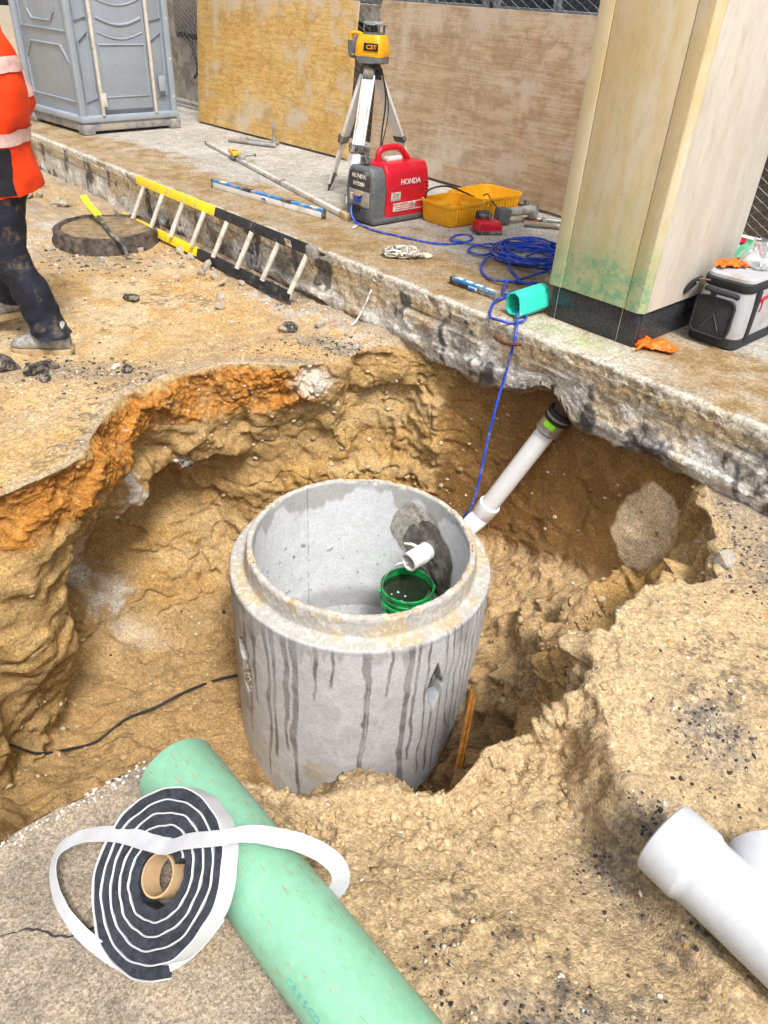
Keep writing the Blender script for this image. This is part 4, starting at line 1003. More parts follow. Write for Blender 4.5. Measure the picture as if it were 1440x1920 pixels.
# ------------------------------------------------------------------ portable toilet
pt = thing('portable_toilet', 'light grey plastic portable toilet standing on the pavement at the upper left', 'portable toilet', (-3.17, 7.99, .352), (0, 0, R(49)))
pg = mat('toilet_grey', (.30, .345, .40), .42, var=.06, vs=4, bump=.05, dirt=(.40, .42, .44), da=.22, ds=5, soft=.3)
pd = mat('toilet_base', (.20, .215, .235), .6, var=.12, dirt=(.36, .33, .28), da=.4)
trim = mat('toilet_trim', (.66, .61, .55), .5, var=.1, dirt=(.5, .42, .34), da=.15, ds=24)
PW, PD, PH = 1.10, 1.12, 2.25
B().box((PW/2, PD/2, .07), (PW-.03, PD-.02, .09), None, .015).done('skid_base', pd, pt)
for x, y in ((.06, .05), (PW-.05, .05), (.06, PD-.05), (PW-.05, PD-.05)): B().box((x, y, .045), (.13, .12, .09), None, .015).done('skid_foot', pd, pt)
B().box((PW/2, PD/2, .12+PH/2), (PW-.09, PD-.09, PH), None, .01).done('cabin_wall', pg, pt)
for x, y in ((.035, .035), (PW-.035, .035), (.035, PD-.035), (PW-.035, PD-.035)):
    B().box((x, y, .12+PH/2), (.07, .07, PH), None, .022, 3).done('corner_post', pg, pt)
B().box((PW/2, PD/2, .135), (PW+.012, PD+.012, .06), None, .012).done('bottom_rail', pg, pt)
rf = B().box((PW/2, PD/2, PH+.2), (PW+.06, PD+.06, .16), None, .06, 3).done('roof', mat('toilet_roof', (.55, .57, .58), .5), pt)
def rib_loop(poly, plane, off, r, name='raised_rib', closed=True):
    pts = [(u, off, v) if plane == 'f' else (off, u, v) for u, v in poly]
    return B().tube(pts, r, 6, closed=closed, cap=not closed).done(name, pg, pt)
for z0, z1, c in ((.26, .74, .14), (.84, 1.32, .14), (1.42, 2.02, .16)):      # embossed panels on the side
    y0, y1 = .13, .99
    rib_loop([(y0, z0+.02), (y0, z1-c), (y0+c, z1), (y1-c, z1), (y1, z1-c), (y1, z0+.02)], 's', .040, .011, closed=True)
rib_loop([(.3, 1.12), (.3, 1.0), (.38, .93), (.74, .93), (.82, 1.0), (.82, 1.12)], 's', .04, .01, closed=False)
B().box((.035, .55, 1.62), (.02, .34, .3), None, .006).done('sign_plate', pg, pt)
B().box((.03, .55, 1.18), (.012, .2, .02), None, .003).done('white_decal', wht, pt)
for (x0, x1) in ((.10, .205), (.86, 1.0)):                                     # jamb panels
    for z0, z1 in ((.28, .86), (.95, 1.45), (1.55, 2.1)): rib_loop([(x0, z0), (x1, z0+.03), (x1, z1), (x0, z1-.08)], 'f', .036, .009)
dr = B().box((.53, .028, 1.18), (.56, .05, 1.95), None, .012).done('door', pg, pt)
def dtube(pts, r): return B().tube(pts, r, 8, cap=True)
for z, sag, r in ((1.28, .05, .012), (1.13, .055, .008), (.98, .06, .013), (.86, .055, .008)):
    dtube([(.29+.48*t, .003, z-sag*math.sin(math.pi*t)) for t in np.linspace(0, 1, 14)], r).done('moulded_band', pg, dr)
B().tube([(.285, .002, 1.38), (.285, .002, 2.02), (.36, .002, 2.08), (.70, .002, 2.08), (.775, .002, 2.02), (.775, .002, 1.38)], .010, 6, closed=True).done('moulded_frame', pg, dr)
B().tube([(.285, .002, .32), (.285, .002, .76), (.775, .002, .76), (.775, .002, .32)], .010, 6, closed=True).done('moulded_frame', pg, dr)
B().box((.70, -.004, 1.80), (.12, .03, .17), None, .01).done('latch_plate', pg, dr)
B().cyl((.69, -.022, 1.80), (.69, -.014, 1.80), .022, seg=20).done('occupancy_dial', wht, dr); B().cyl((.694, -.0245, 1.80), (.694, -.0225, 1.80), .012, seg=16).done('dial_centre', blk, dr)
B().box((.775, -.02, 1.80), (.025, .05, .2), None, .008).done('pull_handle', pg, dr)
for x in (.232, .828): B().box((x, -.006, 1.19), (.03, .03, 2.06), None, .006).done('white_trim', trim, pt)
for z in (.3, 1.34, 2.05): B().box((.255, -.018, z), (.05, .02, .12), None, .006).done('hinge', trim, pt)
B().box((.93, -.002, .42), (.07, .03, .14), None, .008).done('small_vent', pg, pt)
for i in range(6): B().cyl((PW-.04, -.004, .3+i*.34), (PW-.04, .004, .3+i*.34), .012, seg=10).done('rivet', trim, pt)

# ------------------------------------------------------------------ tripod and laser
c0 = Vector((-.28, 6.05, 1.25)); feet = [Vector((-.60, 6.25, .35)), Vector((-.39, 5.55, .35)), Vector((.10, 6.62, .35))]
tp = thing('tripod', 'white aluminium survey tripod standing behind the red generator', 'tripod', (0, 0, 0))
B().cyl(c0+Vector((0, 0, -.03)), c0+Vector((0, 0, .0)), .065, .06, 24).done('head_plate', dark_pl, tp)
B().cyl(c0+Vector((0, 0, -.1)), c0+Vector((0, 0, -.03)), .028, .03, 16).done('centre_screw', dark_pl, tp)
for f_ in feet:
    h = Vector((f_.x-c0.x, f_.y-c0.y, 0)).normalized(); a = c0+h*.045+Vector((0, 0, -.035)); d = (f_-a); L_ = d.length; d.normalize(); side = d.cross(h).normalized(); nrm = side.cross(d)
    M = MX(a, side, nrm, d)
    lg = B().box((0, 0, L_*.30), (.088, .026, L_*.52), None, .004); o = None
    for v in lg.bm.verts: v.co = M @ v.co
    leg = lg.done('leg', alum, tp)
    b = B().box((0, 0, .02), (.078, .05, .10), None, .008); [setattr(v, 'co', M @ v.co) for v in b.bm.verts]; b.done('hinge_block', dark_pl, leg)
    b = B()
    for sx in (-.03, .03): b.box((sx, .013, L_*.30), (.004, .006, L_*.5), None, 0)
    [setattr(v, 'co', M @ v.co) for v in b.bm.verts]; b.done('edge_rail', galv, leg)
    b = B().box((0, 0, L_*.70), (.056, .02, L_*.46), None, .003); [setattr(v, 'co', M @ v.co) for v in b.bm.verts]; b.done('lower_leg', alum, leg)
    b = B().box((0, .004, L_*.55), (.098, .04, .055), None, .006).box((0, .035, L_*.55), (.02, .04, .03), None, .006); [setattr(v, 'co', M @ v.co) for v in b.bm.verts]; b.done('clamp', dark_pl, leg)
    b = B().lathe([(.02, L_-.16), (.022, L_-.10), (.014, L_-.05), (.002, L_)], 14, None, True).box((.028, 0, L_-.13), (.045, .012, .022), None, .004); [setattr(v, 'co', M @ v.co) for v in b.bm.verts]; b.done('spike_foot', dark_pl, leg)
b = B(); s0 = c0+Vector((.07, -.02, -.03)); b.tube(catmull([s0, s0+Vector((.04, -.03, -.18)), s0+Vector((.02, -.02, -.45)), s0+Vector((.03, -.03, -.7))], 8), .006, 6); b.tube(catmull([s0, s0+Vector((.05, -.02, -.16)), s0+Vector((.06, -.03, -.3)), s0+Vector((.015, -.03, -.55)), s0+Vector((.01, -.02, -.66))], 8), .004, 6); b.done('carry_strap', black_rub, tp)

lz = thing('laser_level', 'yellow rotary laser level with grey cap on the white tripod', 'laser level', c0+Vector((0, 0, .002)), (0, 0, R(-22))); lz.scale = (1.08, 1.08, .82)
B().prism(rrect(.20, .17, .05), .05, None, .012).done('base', grey_pl, lz)
b = B().loft([[(x*k, y*k*.98, z) for x, y in rrect(.19, .165, .04)] for z, k in ((.046, 1.03), (.06, 1.06), (.14, 1.0), (.19, .86), (.205, .78))]); b.done('yellow_body', yel_pl, lz)
B().prism(rrect(.125, .12, .04), .02, Matrix.Translation((.01, 0, .2)), .006).done('turret_base', grey_pl, lz)
for x, y in ((.058, .045), (.058, -.045), (-.04, .045), (-.04, -.045)): B().box((x, y, .245), (.012, .012, .06), None, .003).done('turret_post', grey_pl, lz)
B().cyl((.01, 0, .218), (.01, 0, .265), .03, seg=20).done('rotor', mat('rotor', (.05, .05, .05), .1), lz)
B().prism(rrect(.13, .115, .04), .022, Matrix.Translation((.01, 0, .272)), .008).done('turret_cap', mat('cap_grey', (.33, .36, .37), .45, var=.1), lz)
B().box((-.105, -.02, .125), (.02, .09, .13), (0, .08, 0), .006).done('control_panel', mat('panel_violet', (.16, .16, .24), .4), lz)
B().box((-.117, -.02, .12), (.005, .05, .08), (0, .08, 0), .002).done('keypad', wht, lz)
B().tube(catmull([(-.09, .05, .19), (-.14, .05, .205), (-.175, .05, .19), (-.18, .05, .12), (-.17, .05, .045), (-.10, .05, .035)], 6), .016, 10).done('carry_handle', yel_pl, lz)
B().tube(catmull([(-.182, .05, .15), (-.18, .05, .10), (-.17, .05, .04), (-.10, .05, .03)], 6), .018, 10).done('handle_grip', grey_pl, lz)
b = B().box((.03, -.0885, .12), (.10, .006, .055), None, .002); b.done('badge_ground', blk, lz); B().text('CST', .042, MX((.035, -.0925, .118), (1, 0, 0), (0, 0, 1), (0, -1, 0)), .001).done('badge_lettering', yel_pl, lz)

# ------------------------------------------------------------------ generator
gn = thing('generator', 'red suitcase generator with grey control panel standing on the pavement', 'generator', P(-1.90, .88, .352), (0, 0, KROT+R(90)))
# local x = length towards the fence, y = across (towards the left), z up; origin at the middle
def gprof(w, h, sx=1.): return [(w/2*x, h*y) for x, y in ((-1, .10), (-.90, .03), (.90, .03), (1, .10), (1.02, .55), (.95, .80), (.76, .93), (-.76, .93), (-.95, .80), (-1.02, .55))]
def gbody(x0, x1, w, h, m, name, bev=.012):
    b = B(); M = MX((x0, 0, 0), (0, 1, 0), (0, 0, 1), (1, 0, 0)); b.prism(gprof(w, h), x1-x0, M, bev, 3); return b.done(name, m, gn)
gbody(-.135, .255, .285, .40, red_pl, 'red_cover', .016)
gbody(-.255, -.1345, .275, .385, grey_pl, 'control_end', .02)
b = B(); b.box((0, 0, .028), (.50, .29, .05), None, .02).done('base_skirt', grey_pl, gn)
for x in (-.19, .2): 
    for y in (-.1, .1): B().cyl((x, y, .0), (x, y, .02), .022, seg=12).done('rubber_foot', black_rub, gn)
b = B(); b.tube(catmull([(-.10, 0, .365), (-.095, 0, .425), (-.05, 0, .452), (.07, 0, .452), (.13, 0, .42), (.18, 0, .37)], 7), .021, 10); b.done('carry_handle', red_pl, gn)
for v in gn.children[-1].data.vertices: v.co.y *= 1.5
B().box((.03, 0, .385), (.15, .05, .03), None, .01).done('handle_label', wht, gn)
B().cyl((-.19, .02, .37), (-.19, .02, .405), .036, .034, 20).done('fuel_cap', dark_pl, gn); B().cyl((-.19, .02, .404), (-.19, .02, .418), .016, .012, 12).done('vent_knob', dark_pl, gn)
B().text('HONDA', .050, MX((.075, -.1505, .262), (1, 0, 0), (0, 0, 1), (0, -1, .06)), .0012).done('brand_lettering', wht, gn)
wl_ = mat('warning_label', (.78, .76, .72), .5, var=.06, dirt=(.5, .35, .3), da=.35, ds=25)
B().box((.075, -.1465, .105), (.30, .004, .055), (.04, 0, 0), .001, 1).done('warning_strip', wl_, gn)
B().box((-.055, -.1475, .175), (.085, .004, .055), (.04, 0, 0), .001, 1).done('data_sticker', wl_, gn)
b = B()
for i in range(3): b.box((.035, -.149, .09+i*.014), (.17, .002, .0035), (.04, 0, 0), 0)
b.box((.17, -.149, .108), (.075, .002, .04), (.04, 0, 0), 0); lb = b.done('label_print', mat('label_red', (.55, .03, .04), .5), gn); lb['kind'] = 'stuff'
b = B()
for i in range(4): b.box((-.06+.004*(i % 2), -.150, .157+i*.011), (.065-.01*(i % 2), .002, .0025), (.04, 0, 0), 0)
lb = b.done('sticker_print', mat('label_ink', (.2, .18, .17), .5), gn); lb['kind'] = 'stuff'
for i in range(6): B().box((.228, -.1475, .14+i*.022), (.04, .008, .009), None, .003, 1).done('louvre', red_pl, gn)
ex = -.258
B().box((ex, 0, .275), (.012, .21, .115), None, .006).done('name_panel', dark_pl, gn)
B().text('HONDA', .036, MX((ex-.0075, 0, .298), (0, -1, 0), (0, 0, 1), (-1, 0, 0)), .0012).done('panel_lettering', wht, gn)
B().text('EU2200i', .033, MX((ex-.0075, 0, .25), (0, -1, 0), (0, 0, 1), (-1, 0, 0)), .0012).done('model_lettering', wht, gn)
B().box((ex, 0, .16), (.014, .2, .10), None, .006).done('socket_panel', mat('panel_grey', (.24, .25, .26), .5, var=.1, dirt=(.4, .35, .28), da=.4, ds=12), gn)
B().box((ex-.02, -.005, .188), (.045, .085, .006), (0, -.25, 0), .002).done('socket_flap', mat('brass_flap', (.24, .19, .11), .5), gn)
B().box((ex-.012, .055, .165), (.014, .03, .045), None, .003).done('breaker', wht, gn)
B().box((ex-.012, .0, .10), (.014, .05, .03), None, .003).done('switch', blk, gn)
B().cyl((ex-.045, -.015, .16), (ex-.004, -.015, .16), .018, .020, 14).done('plug', cord_m, gn)
b = B()
for i in range(5): b.box((ex-.002, 0, .05+i*.01), (.012, .18, .004), None, 0)
lb = b.done('vent_fins', grey_pl, gn); lb['kind'] = 'stuff'
o = B().strip(catmull([(-.30, 5.25, .356), (-.31, 5.21, .362), (-.325, 5.16, .356)], 3), (.8, .5, .2), .03, .001).done('paper_tag', wht); tag(o, 'small white paper tag on the pavement at the foot of the generator', 'paper tag')

# ------------------------------------------------------------------ yellow case, charger, grinder
yc = thing('tool_case', 'open yellow plastic tool case lying behind the red generator', 'tool case', P(-1.62, 1.36, .352), (0, 0, KROT+R(90)))
def tray(cx, cy, w, d, h, name):
    b = B(); o_ = rrect(w, d, .06); rg = [[(cx+x*k, cy+y*k, z) for x, y in o_] for z, k in ((0, .9), (.012, .94), (h-.02, 1.0), (h-.018, 1.04), (h, 1.04), (h, .97), (.02, .88))]
    b.loft(rg); t = b.done(name, yel_pl, yc)
    for i in range(11):
        x = cx-w*.36+i*w*.072
        for sy in (-1, 1): B().box((x, cy+sy*(d/2-.004), h*.48), (.010, .016, h*.72), (sy*-.07, 0, 0), .003, 1).done('rib', yel_pl, t)
    return t
tray(-.12, -.02, .36, .33, .145, 'lower_shell'); t2 = tray(.32, .07, .46, .36, .135, 'lid_shell')
for x, y, r in ((-.17, .02, .05), (-.05, -.06, .04), (-.2, -.09, .03)): B().cyl((x, y, .02), (x, y, .12), r, r*.9, 18).done('moulded_pocket', yel_pl, yc)
B().box((.10, .02, .10), (.03, .2, .03), None, .008).done('hinge', yel_pl, yc)
B().tube(catmull([(-.28, .10, .10), (-.25, .11, .19), (-.1, .08, .21), (.05, .03, .16), (.12, .0, .13)], 7), .006, 6).done('black_lead', black_rub, yc)
B().tube(catmull([(.16, -.05, .145), (.17, -.08, .16), (.18, -.12, .12), (.17, -.24, .06), (.16, -.30, .05)], 7), .005, 6).done('charger_lead', black_rub, yc)
chg = thing('battery_charger', 'red and black battery charger in front of the yellow case', 'charger', P(-1.25, 1.22, .352), (0, 0, KROT+R(62)))
B().box((0, 0, .014), (.19, .14, .026), None, .008).done('black_base', dark_pl, chg)
B().loft([[(x*k, y*k, z) for x, y in rrect(.185, .135, .02)] for z, k in ((.024, 1.), (.055, .97), (.075, .85))]).done('red_top', red_pl, chg)
for i in range(9): B().box((-.07+i*.0175, -.066, .05), (.006, .012, .03), (.15, 0, 0), .002, 1).done('cooling_rib', red_pl, chg)
bt = B().box((.0, .085, .085), (.10, .08, .06), (.25, 0, 0), .012).done('battery', dark_pl, chg); B().box((.0, .05, .088), (.045, .006, .03), (.25, 0, 0), .002).done('battery_decal', red_pl, bt)
grd = thing('angle_grinder', 'worn cordless angle grinder lying left of the pillar', 'power tool', P(-1.33, 1.55, .352), (0, 0, KROT+R(70)))
B().box((-.06, 0, .055), (.10, .085, .11), (0, .1, 0), .016).done('battery', grey_pl, grd)
B().tube(catmull([(-.03, 0, .075), (.06, 0, .08), (.14, 0, .085), (.19, 0, .085)], 5), [.034, .032, .03, .03, .03, .03, .03, .03, .031, .032, .033, .034, .035, .036, .037, .036], 14).done('motor_body', mat('worn_grey', (.30, .29, .27), .5, var=.3, vs=25, dirt=(.45, .4, .33), da=.5, ds=15), grd)
B().lathe([(.0, .03), (.035, .03), (.04, .08), (.03, .12), (.0, .125)], 18, Matrix.Translation((.19, 0, 0))).done('gear_head', steel, grd)
B().lathe([(.0, 0), (.062, 0), (.062, .004), (.0, .006)], 28, Matrix.Translation((.19, 0, .018))).done('disc', mat('rust_disc', (.20, .05, .025), .8, var=.3), grd)
B().tube(catmull([(.19, .04, .07), (.2, .09, .09), (.2, .14, .11)], 4), .014, 10).done('side_handle', dark_pl, grd)

# ------------------------------------------------------------------ levels, rod, chain, ladder
def spirit(name, a, c, h, w, m, label, vials, dark):
    a, c = Vector(a), Vector(c); L_ = (c-a).length; o = thing(name, label, 'spirit level', (a+c)/2, (0, 0, math.atan2(c.y-a.y, c.x-a.x)))
    B().box((0, 0, (h-.016)/2), (L_-.004, w*.9, h-.016), None, .002).done('web', alum if h > .05 else dark_pl, o)
    B().box((0, 0, h-.009), (L_, w, .018), None, .003).done('top_face', m, o)
    for sx in (-1, 1): B().box((sx*(L_/2+.004), 0, h/2), (.018, w+.005, h+.003), None, .004).done('end_cap', dark_pl, o)
    for x in dark: B().box((x*L_, 0, h-.008), (L_*.10, w+.003, .022), None, .003).done('grip', dark_pl, o)
    for x in vials: B().box((x*L_, 0, h-.007), (min(.07, L_*.16), w*.7, .017), None, .003).done('vial_window', wht, o)
    B().box((0, -w*.45, h*.42), (.06, .008, h*.45), None, .003).done('side_window', wht, o); B().cyl((-.02, -w*.62, h*.42), (.02, -w*.62, h*.42), .006, seg=10).done('vial', mat('vial_blue', (.05, .12, .45), .2), o)
    return o
spirit('spirit_level', P(-3.28, .32, .352), P(-2.11, .48, .352), .06, .03, blue_pl, 'long blue spirit level lying on the pavement above the ladder', (-.40, .42), (-.17, .2))
spirit('spirit_level', P(-.62, .23, .352), P(-.31, .24, .352), .04, .034, blue_pl, 'short blue spirit level lying near the edge beside the cord loops', (-.36, -.12, .1, .34), ())
a, c = P(-4.9, 1.23, .37), P(-1.98, .60, .37); ro = thing('grade_rod', 'long white telescopic grade rod lying on the pavement', 'grade rod', (a+c)/2, (0, 0, math.atan2(c.y-a.y, c.x-a.x)))
L_ = (c-a).length; rodm = mat('rod_white', (.66, .65, .62), .4, metal=.2, var=.05, dirt=(.5, .43, .33), da=.3, ds=6)
for f0, f1, r in ((-.5, -.22, .0145), (-.23, .12, .0175), (.11, .47, .0205)): B().box(((f0+f1)/2*L_, 0, .0), ((f1-f0)*L_, r*2, r*1.7), None, .005, 2).done('section', rodm, ro)
for f in (-.225, .115): B().box((f*L_, 0, 0), (.03, .047, .042), None, .005).done('lock_collar', dark_pl, ro)
B().box((.482*L_, 0, .002), (.10, .05, .045), None, .006).done('rod_foot', mat('foot_brass', (.42, .32, .17), .6, var=.2), ro); B().box((-.503*L_, 0, 0), (.02, .034, .03), None, .004).done('end_cap', dark_pl, ro)
dt = thing('laser_receiver', 'yellow laser receiver clamped on the white grade rod', 'laser receiver', P(-4.14, 1.06, .372), (0, 0, KROT+R(-14)))
B().box((0, 0, .045), (.15, .075, .035), None, .01).done('receiver_body', yel_pl, dt); B().box((.03, 0, .064), (.05, .05, .004), None, .002).done('display', dark_pl, dt)
B().box((.06, .0, .045), (.035, .08, .04), None, .008).done('window', mat('amber_window', (.75, .45, .03), .2), dt)
B().box((.13, .02, .03), (.10, .05, .035), None, .008).done('clamp', galv, dt); B().cyl((.12, .05, .04), (.12, .14, .04), .011, seg=10).done('clamp_screw', galv, dt); B().box((.12, .145, .04), (.05, .012, .02), None, .004).done('clamp_knob', dark_pl, dt)

ch = thing('chain', 'heap of silvery steel chain on the muddy pavement', 'chain', P(-1.14, .34, .352))
lk = []
for i in range(24):
    a = 2*math.pi*i/24; lk.append((.021*math.cos(a)+(.012 if math.cos(a) > 0 else -.012), .0165*math.sin(a), 0))
lm = B().tube(lk, .0058, 7, closed=True).mesh('link'); chm = mat('chain_steel', (.60, .58, .52), .4, metal=.6, var=.25, vs=60); lm.materials.append(chm); rs = random.Random(12)
cpts = []
for i in range(34):
    a = i*.9+1.2*math.sin(i*.7); r = .02+.075*abs(math.sin(i*.47+.5)); cpts.append(Vector((r*1.2*math.cos(a)+.01*math.sin(i*3.1), r*.9*math.sin(a), .010+.055*abs(math.sin(i*.61))*(1-r/.12))))
cpts = catmull(cpts, 10); acc = 0; j = 0; last = cpts[0]
for i in range(1, len(cpts)):
    acc += (cpts[i]-cpts[i-1]).length
    if acc > .047 and j < 60:
        acc = 0; d = (cpts[i]-cpts[i-1]).normalized(); q = d.to_track_quat('X', 'Z').to_matrix().to_4x4() @ Matrix.Rotation(R(90)*(j % 2)+rs.uniform(-.8, .8), 4, 'X')
        o = link('link', lm, None, ch); o.matrix_local = Matrix.Translation(cpts[i]+Vector((0, 0, .006))) @ q; j += 1
B().tube(catmull([(.10, -.005, .014), (.145, -.012, .012), (.165, .01, .012), (.15, .03, .012), (.115, .03, .014)], 5), .011, 10).done('hook', mat('hook_cream', (.62, .56, .43), .5), ch)

ld = thing('ladder', 'dirty ladder on its side against the kerb, yellow and black rails', 'ladder', (0, 0, 0))
yr = mat('ladder_yellow', (.83, .62, .012), .4, var=.05, dirt=(.5, .42, .22), da=.15, ds=14); br = mat('ladder_black', (.022, .024, .028), .45, var=.2, dirt=(.12, .11, .10), da=.05, ds=12); rg_ = mat('rung_alu', (.66, .63, .57), .5, metal=.05, var=.12, dirt=(.48, .42, .33), da=.25, ds=14)
def rail(s0, s1, n, z, m, name):
    a, c = P(s0, n, z), P(s1, n, z); d = (c-a).normalized(); up = Vector((0, 0, 1)); tilt = (up*.93+Vector((KN[0], KN[1], 0))*.28).normalized(); nr = d.cross(tilt)
    M = MX((a+c)/2, d, nr, tilt); b = B(); L_ = (c-a).length
    b.box((0, 0, 0), (L_, .006, .062), None, .002); b.box((0, -.014, .028), (L_, .028, .006), None, .002); b.box((0, -.014, -.028), (L_, .028, .006), None, .002)
    for v in b.bm.verts: v.co = M @ v.co
    return b.done(name, m, ld)
nt_, nb_, zt_, zb_ = -.085, -.185, .362, .07
rail(-3.76, -2.60, nt_, zt_, yr, 'yellow_rail'); rail(-2.598, -1.50, nt_-.002, zt_, br, 'black_rail')
rail(-3.90, -2.72, nb_, zb_, yr, 'yellow_rail'); rail(-2.718, -1.60, nb_-.002, zb_, br, 'black_rail')
for i in range(8):
    s = -3.62+i*.298; B().cyl(P(s, nt_-.012, zt_-.03), P(s-.05, nb_-.012, zb_+.03), .0175, seg=14).done('rung', rg_, ld)
for (s, n, z) in ((-3.80, nt_, zt_-.01), (-3.95, nb_, zb_+.01)): B().box(P(s, n, z), (.10, .03, .05), (0, .2, KROT), .008).done('shoe', galv, ld)
B().box(P(-1.49, nt_-.006, zt_), (.09, .04, .07), (0, 0, KROT), .01).done('end_cap', galv, ld)
B().box(P(-1.72, nt_-.018, zt_+.0), (.06, .002, .045), (R(15), 0, KROT), 0).done('white_sticker', wht, ld)
b = B().box(P(-2.95, nt_-.0185, zt_+.012), (.04, .002, .01), (R(16), 0, KROT), 0); b.done('white_sticker', wht, ld)

# ------------------------------------------------------------------ teal offcut, cooler bag, cool box, gloves
x_ = Vector((KN[0]*.95+KS[0]*.12, KN[1]*.95+KS[1]*.12, .0)).normalized(); tl = thing('pipe_offcut', 'teal plastic pipe offcut leaning on the black plinth', 'pipe offcut', P(-.085, .10, .356))
b = B(); yy = Vector((-x_.y, x_.x, 0)); zz = Vector((0, 0, 1)); rg = []
sec = [(-.045, .075), (-.055, .02), (-.04, -.0), (-.012, .012), (.018, .004), (.05, .022), (.056, .075), (.04, .108), (.0, .12), (-.032, .108)]
for t in (0, .20): rg.append([x_*t+yy*u*(1-.1*t)+zz*(v+.1*t) for u, v in sec])
inn = [[x_*t+yy*u*.9+zz*((v-.06)*.9+.06+.1*t) for u, v in sec] for t in (.2, 0)]
b.loft(rg+inn+[rg[0]], cap=False); b.done('tube_wall', mat('teal_pvc', (.04, .62, .47), .4, var=.07, dirt=(.3, .5, .4), da=.15), tl)

cb = thing('cooler_bag', 'grey and black soft cooler bag standing beside the pillar', 'cooler bag', (1.425, 3.545, .352), (0, 0, R(-46)))
# local x along the short mesh-pocket end, y along the long side
lg_ = mat('bag_grey', (.44, .45, .48), .75, var=.08, bump=.5, bs=300, dirt=(.36, .32, .27), da=.2); bk_ = mat('bag_black', (.028, .03, .034), .75, var=.2, bump=.5, bs=260); msh = mat('bag_mesh', (.035, .038, .042), .9, var=.4, vs=150, bump=.8, bs=400)
cw, cd_, chh = .245, .46, .33
def shell(zs, name, m, r=.05):
    b = B(); b.loft([[(cw/2+x*k, cd_/2+y*k2, z) for x, y in rrect(cw, cd_, r)] for z, k, k2 in zs]); b.jit(.004, 9, 4); return b.done(name, m, cb)
shell(((.045, 1., 1.), (.10, 1.02, 1.015), (.2, 1.0, 1.0), (.275, .94, .96)), 'body', lg_)
shell(((0, .97, .98), (.006, 1.02, 1.01), (.05, 1.03, 1.02), (.055, 1.0, 1.)), 'black_base', bk_)
shell(((.268, .96, .97), (.275, .99, .99), (.305, .99, .99), (.312, .95, .96)), 'zip_band', bk_)
shell(((.306, .93, .95), (.325, .91, .94), (.332, .86, .9)), 'lid', lg_)
b = B().prism([(x, y) for x, y in rrect(.185, .175, .03)], .02, MX((cw/2-.005, -.012, .142), (1, 0, 0), (0, 0, 1), (0, -1, 0)), .006); pk = b.done('mesh_pocket', msh, cb)
b = B().tube([(cw/2-.005+x, -.034, .142+y) for x, y in rrect(.185, .175, .03)], .005, 6, closed=True); b.done('pocket_piping', bk_, pk)
b = B(); b.tube([(cw/2-.045, -.033, .085), (cw/2, -.033, .155), (cw/2+.04, -.033, .085)], .0025, 5); b.done('pocket_emblem', mat('emblem_grey', (.10, .105, .115), .8), pk)
B().tube(catmull([(.045, -.012, .255), (.07, -.04, .265), (.12, -.045, .262), (.185, -.04, .262), (.2, -.012, .25)], 5), .012, 8).done('end_handle', bk_, cb)
B().box((.085, -.012, .21), (.03, .01, .11), None, .002).done('handle_webbing', bk_, cb)
for y in (.10, .36): B().box((cw+.004, y, .155), (.012, .035, .24), None, .003).done('side_webbing', bk_, cb)
B().box((cw+.006, .20, .235), (.008, .16, .012), (.12, 0, 0), .002).done('red_zip', red_pl, cb); B().tube([(cw+.014, .13, .23), (cw+.018, .128, .20), (cw+.015, .126, .175)], .004, 6).done('zip_pull', red_pl, cb)
B().tube(catmull([(-.005, .02, .285), (-.035, -.005, .26), (-.05, -.02, .21), (-.035, .03, .25)], 5), .010, 6).done('shoulder_strap', bk_, cb)
B().tube([(.0, -.015, .285), (.03, -.022, .293), (.055, -.02, .296)], .004, 6).done('zip_tag', mat('tag_red', (.35, .12, .1), .5), cb)

hb = thing('cool_box', 'hard cool box with white lid behind the pillar and cooler bag', 'cool box', P(.50, 1.36, .352), (0, 0, KROT))
B().box((.0, .0, .13), (.36, .30, .26), None, .03, 3).done('blue_body', mat('box_blue', (.02, .05, .17), .45), hb); B().box((.0, 0, .285), (.39, .33, .06), None, .025, 3).done('white_lid', mat('lid_white', (.78, .79, .80), .35, var=.04), hb)
B().box((-.03, -.03, .322), (.15, .10, .012), None, .005).done('red_catch', red_pl, hb); B().box((-.03, -.03, .317), (.22, .14, .008), None, .003).done('lid_recess', blk, hb)

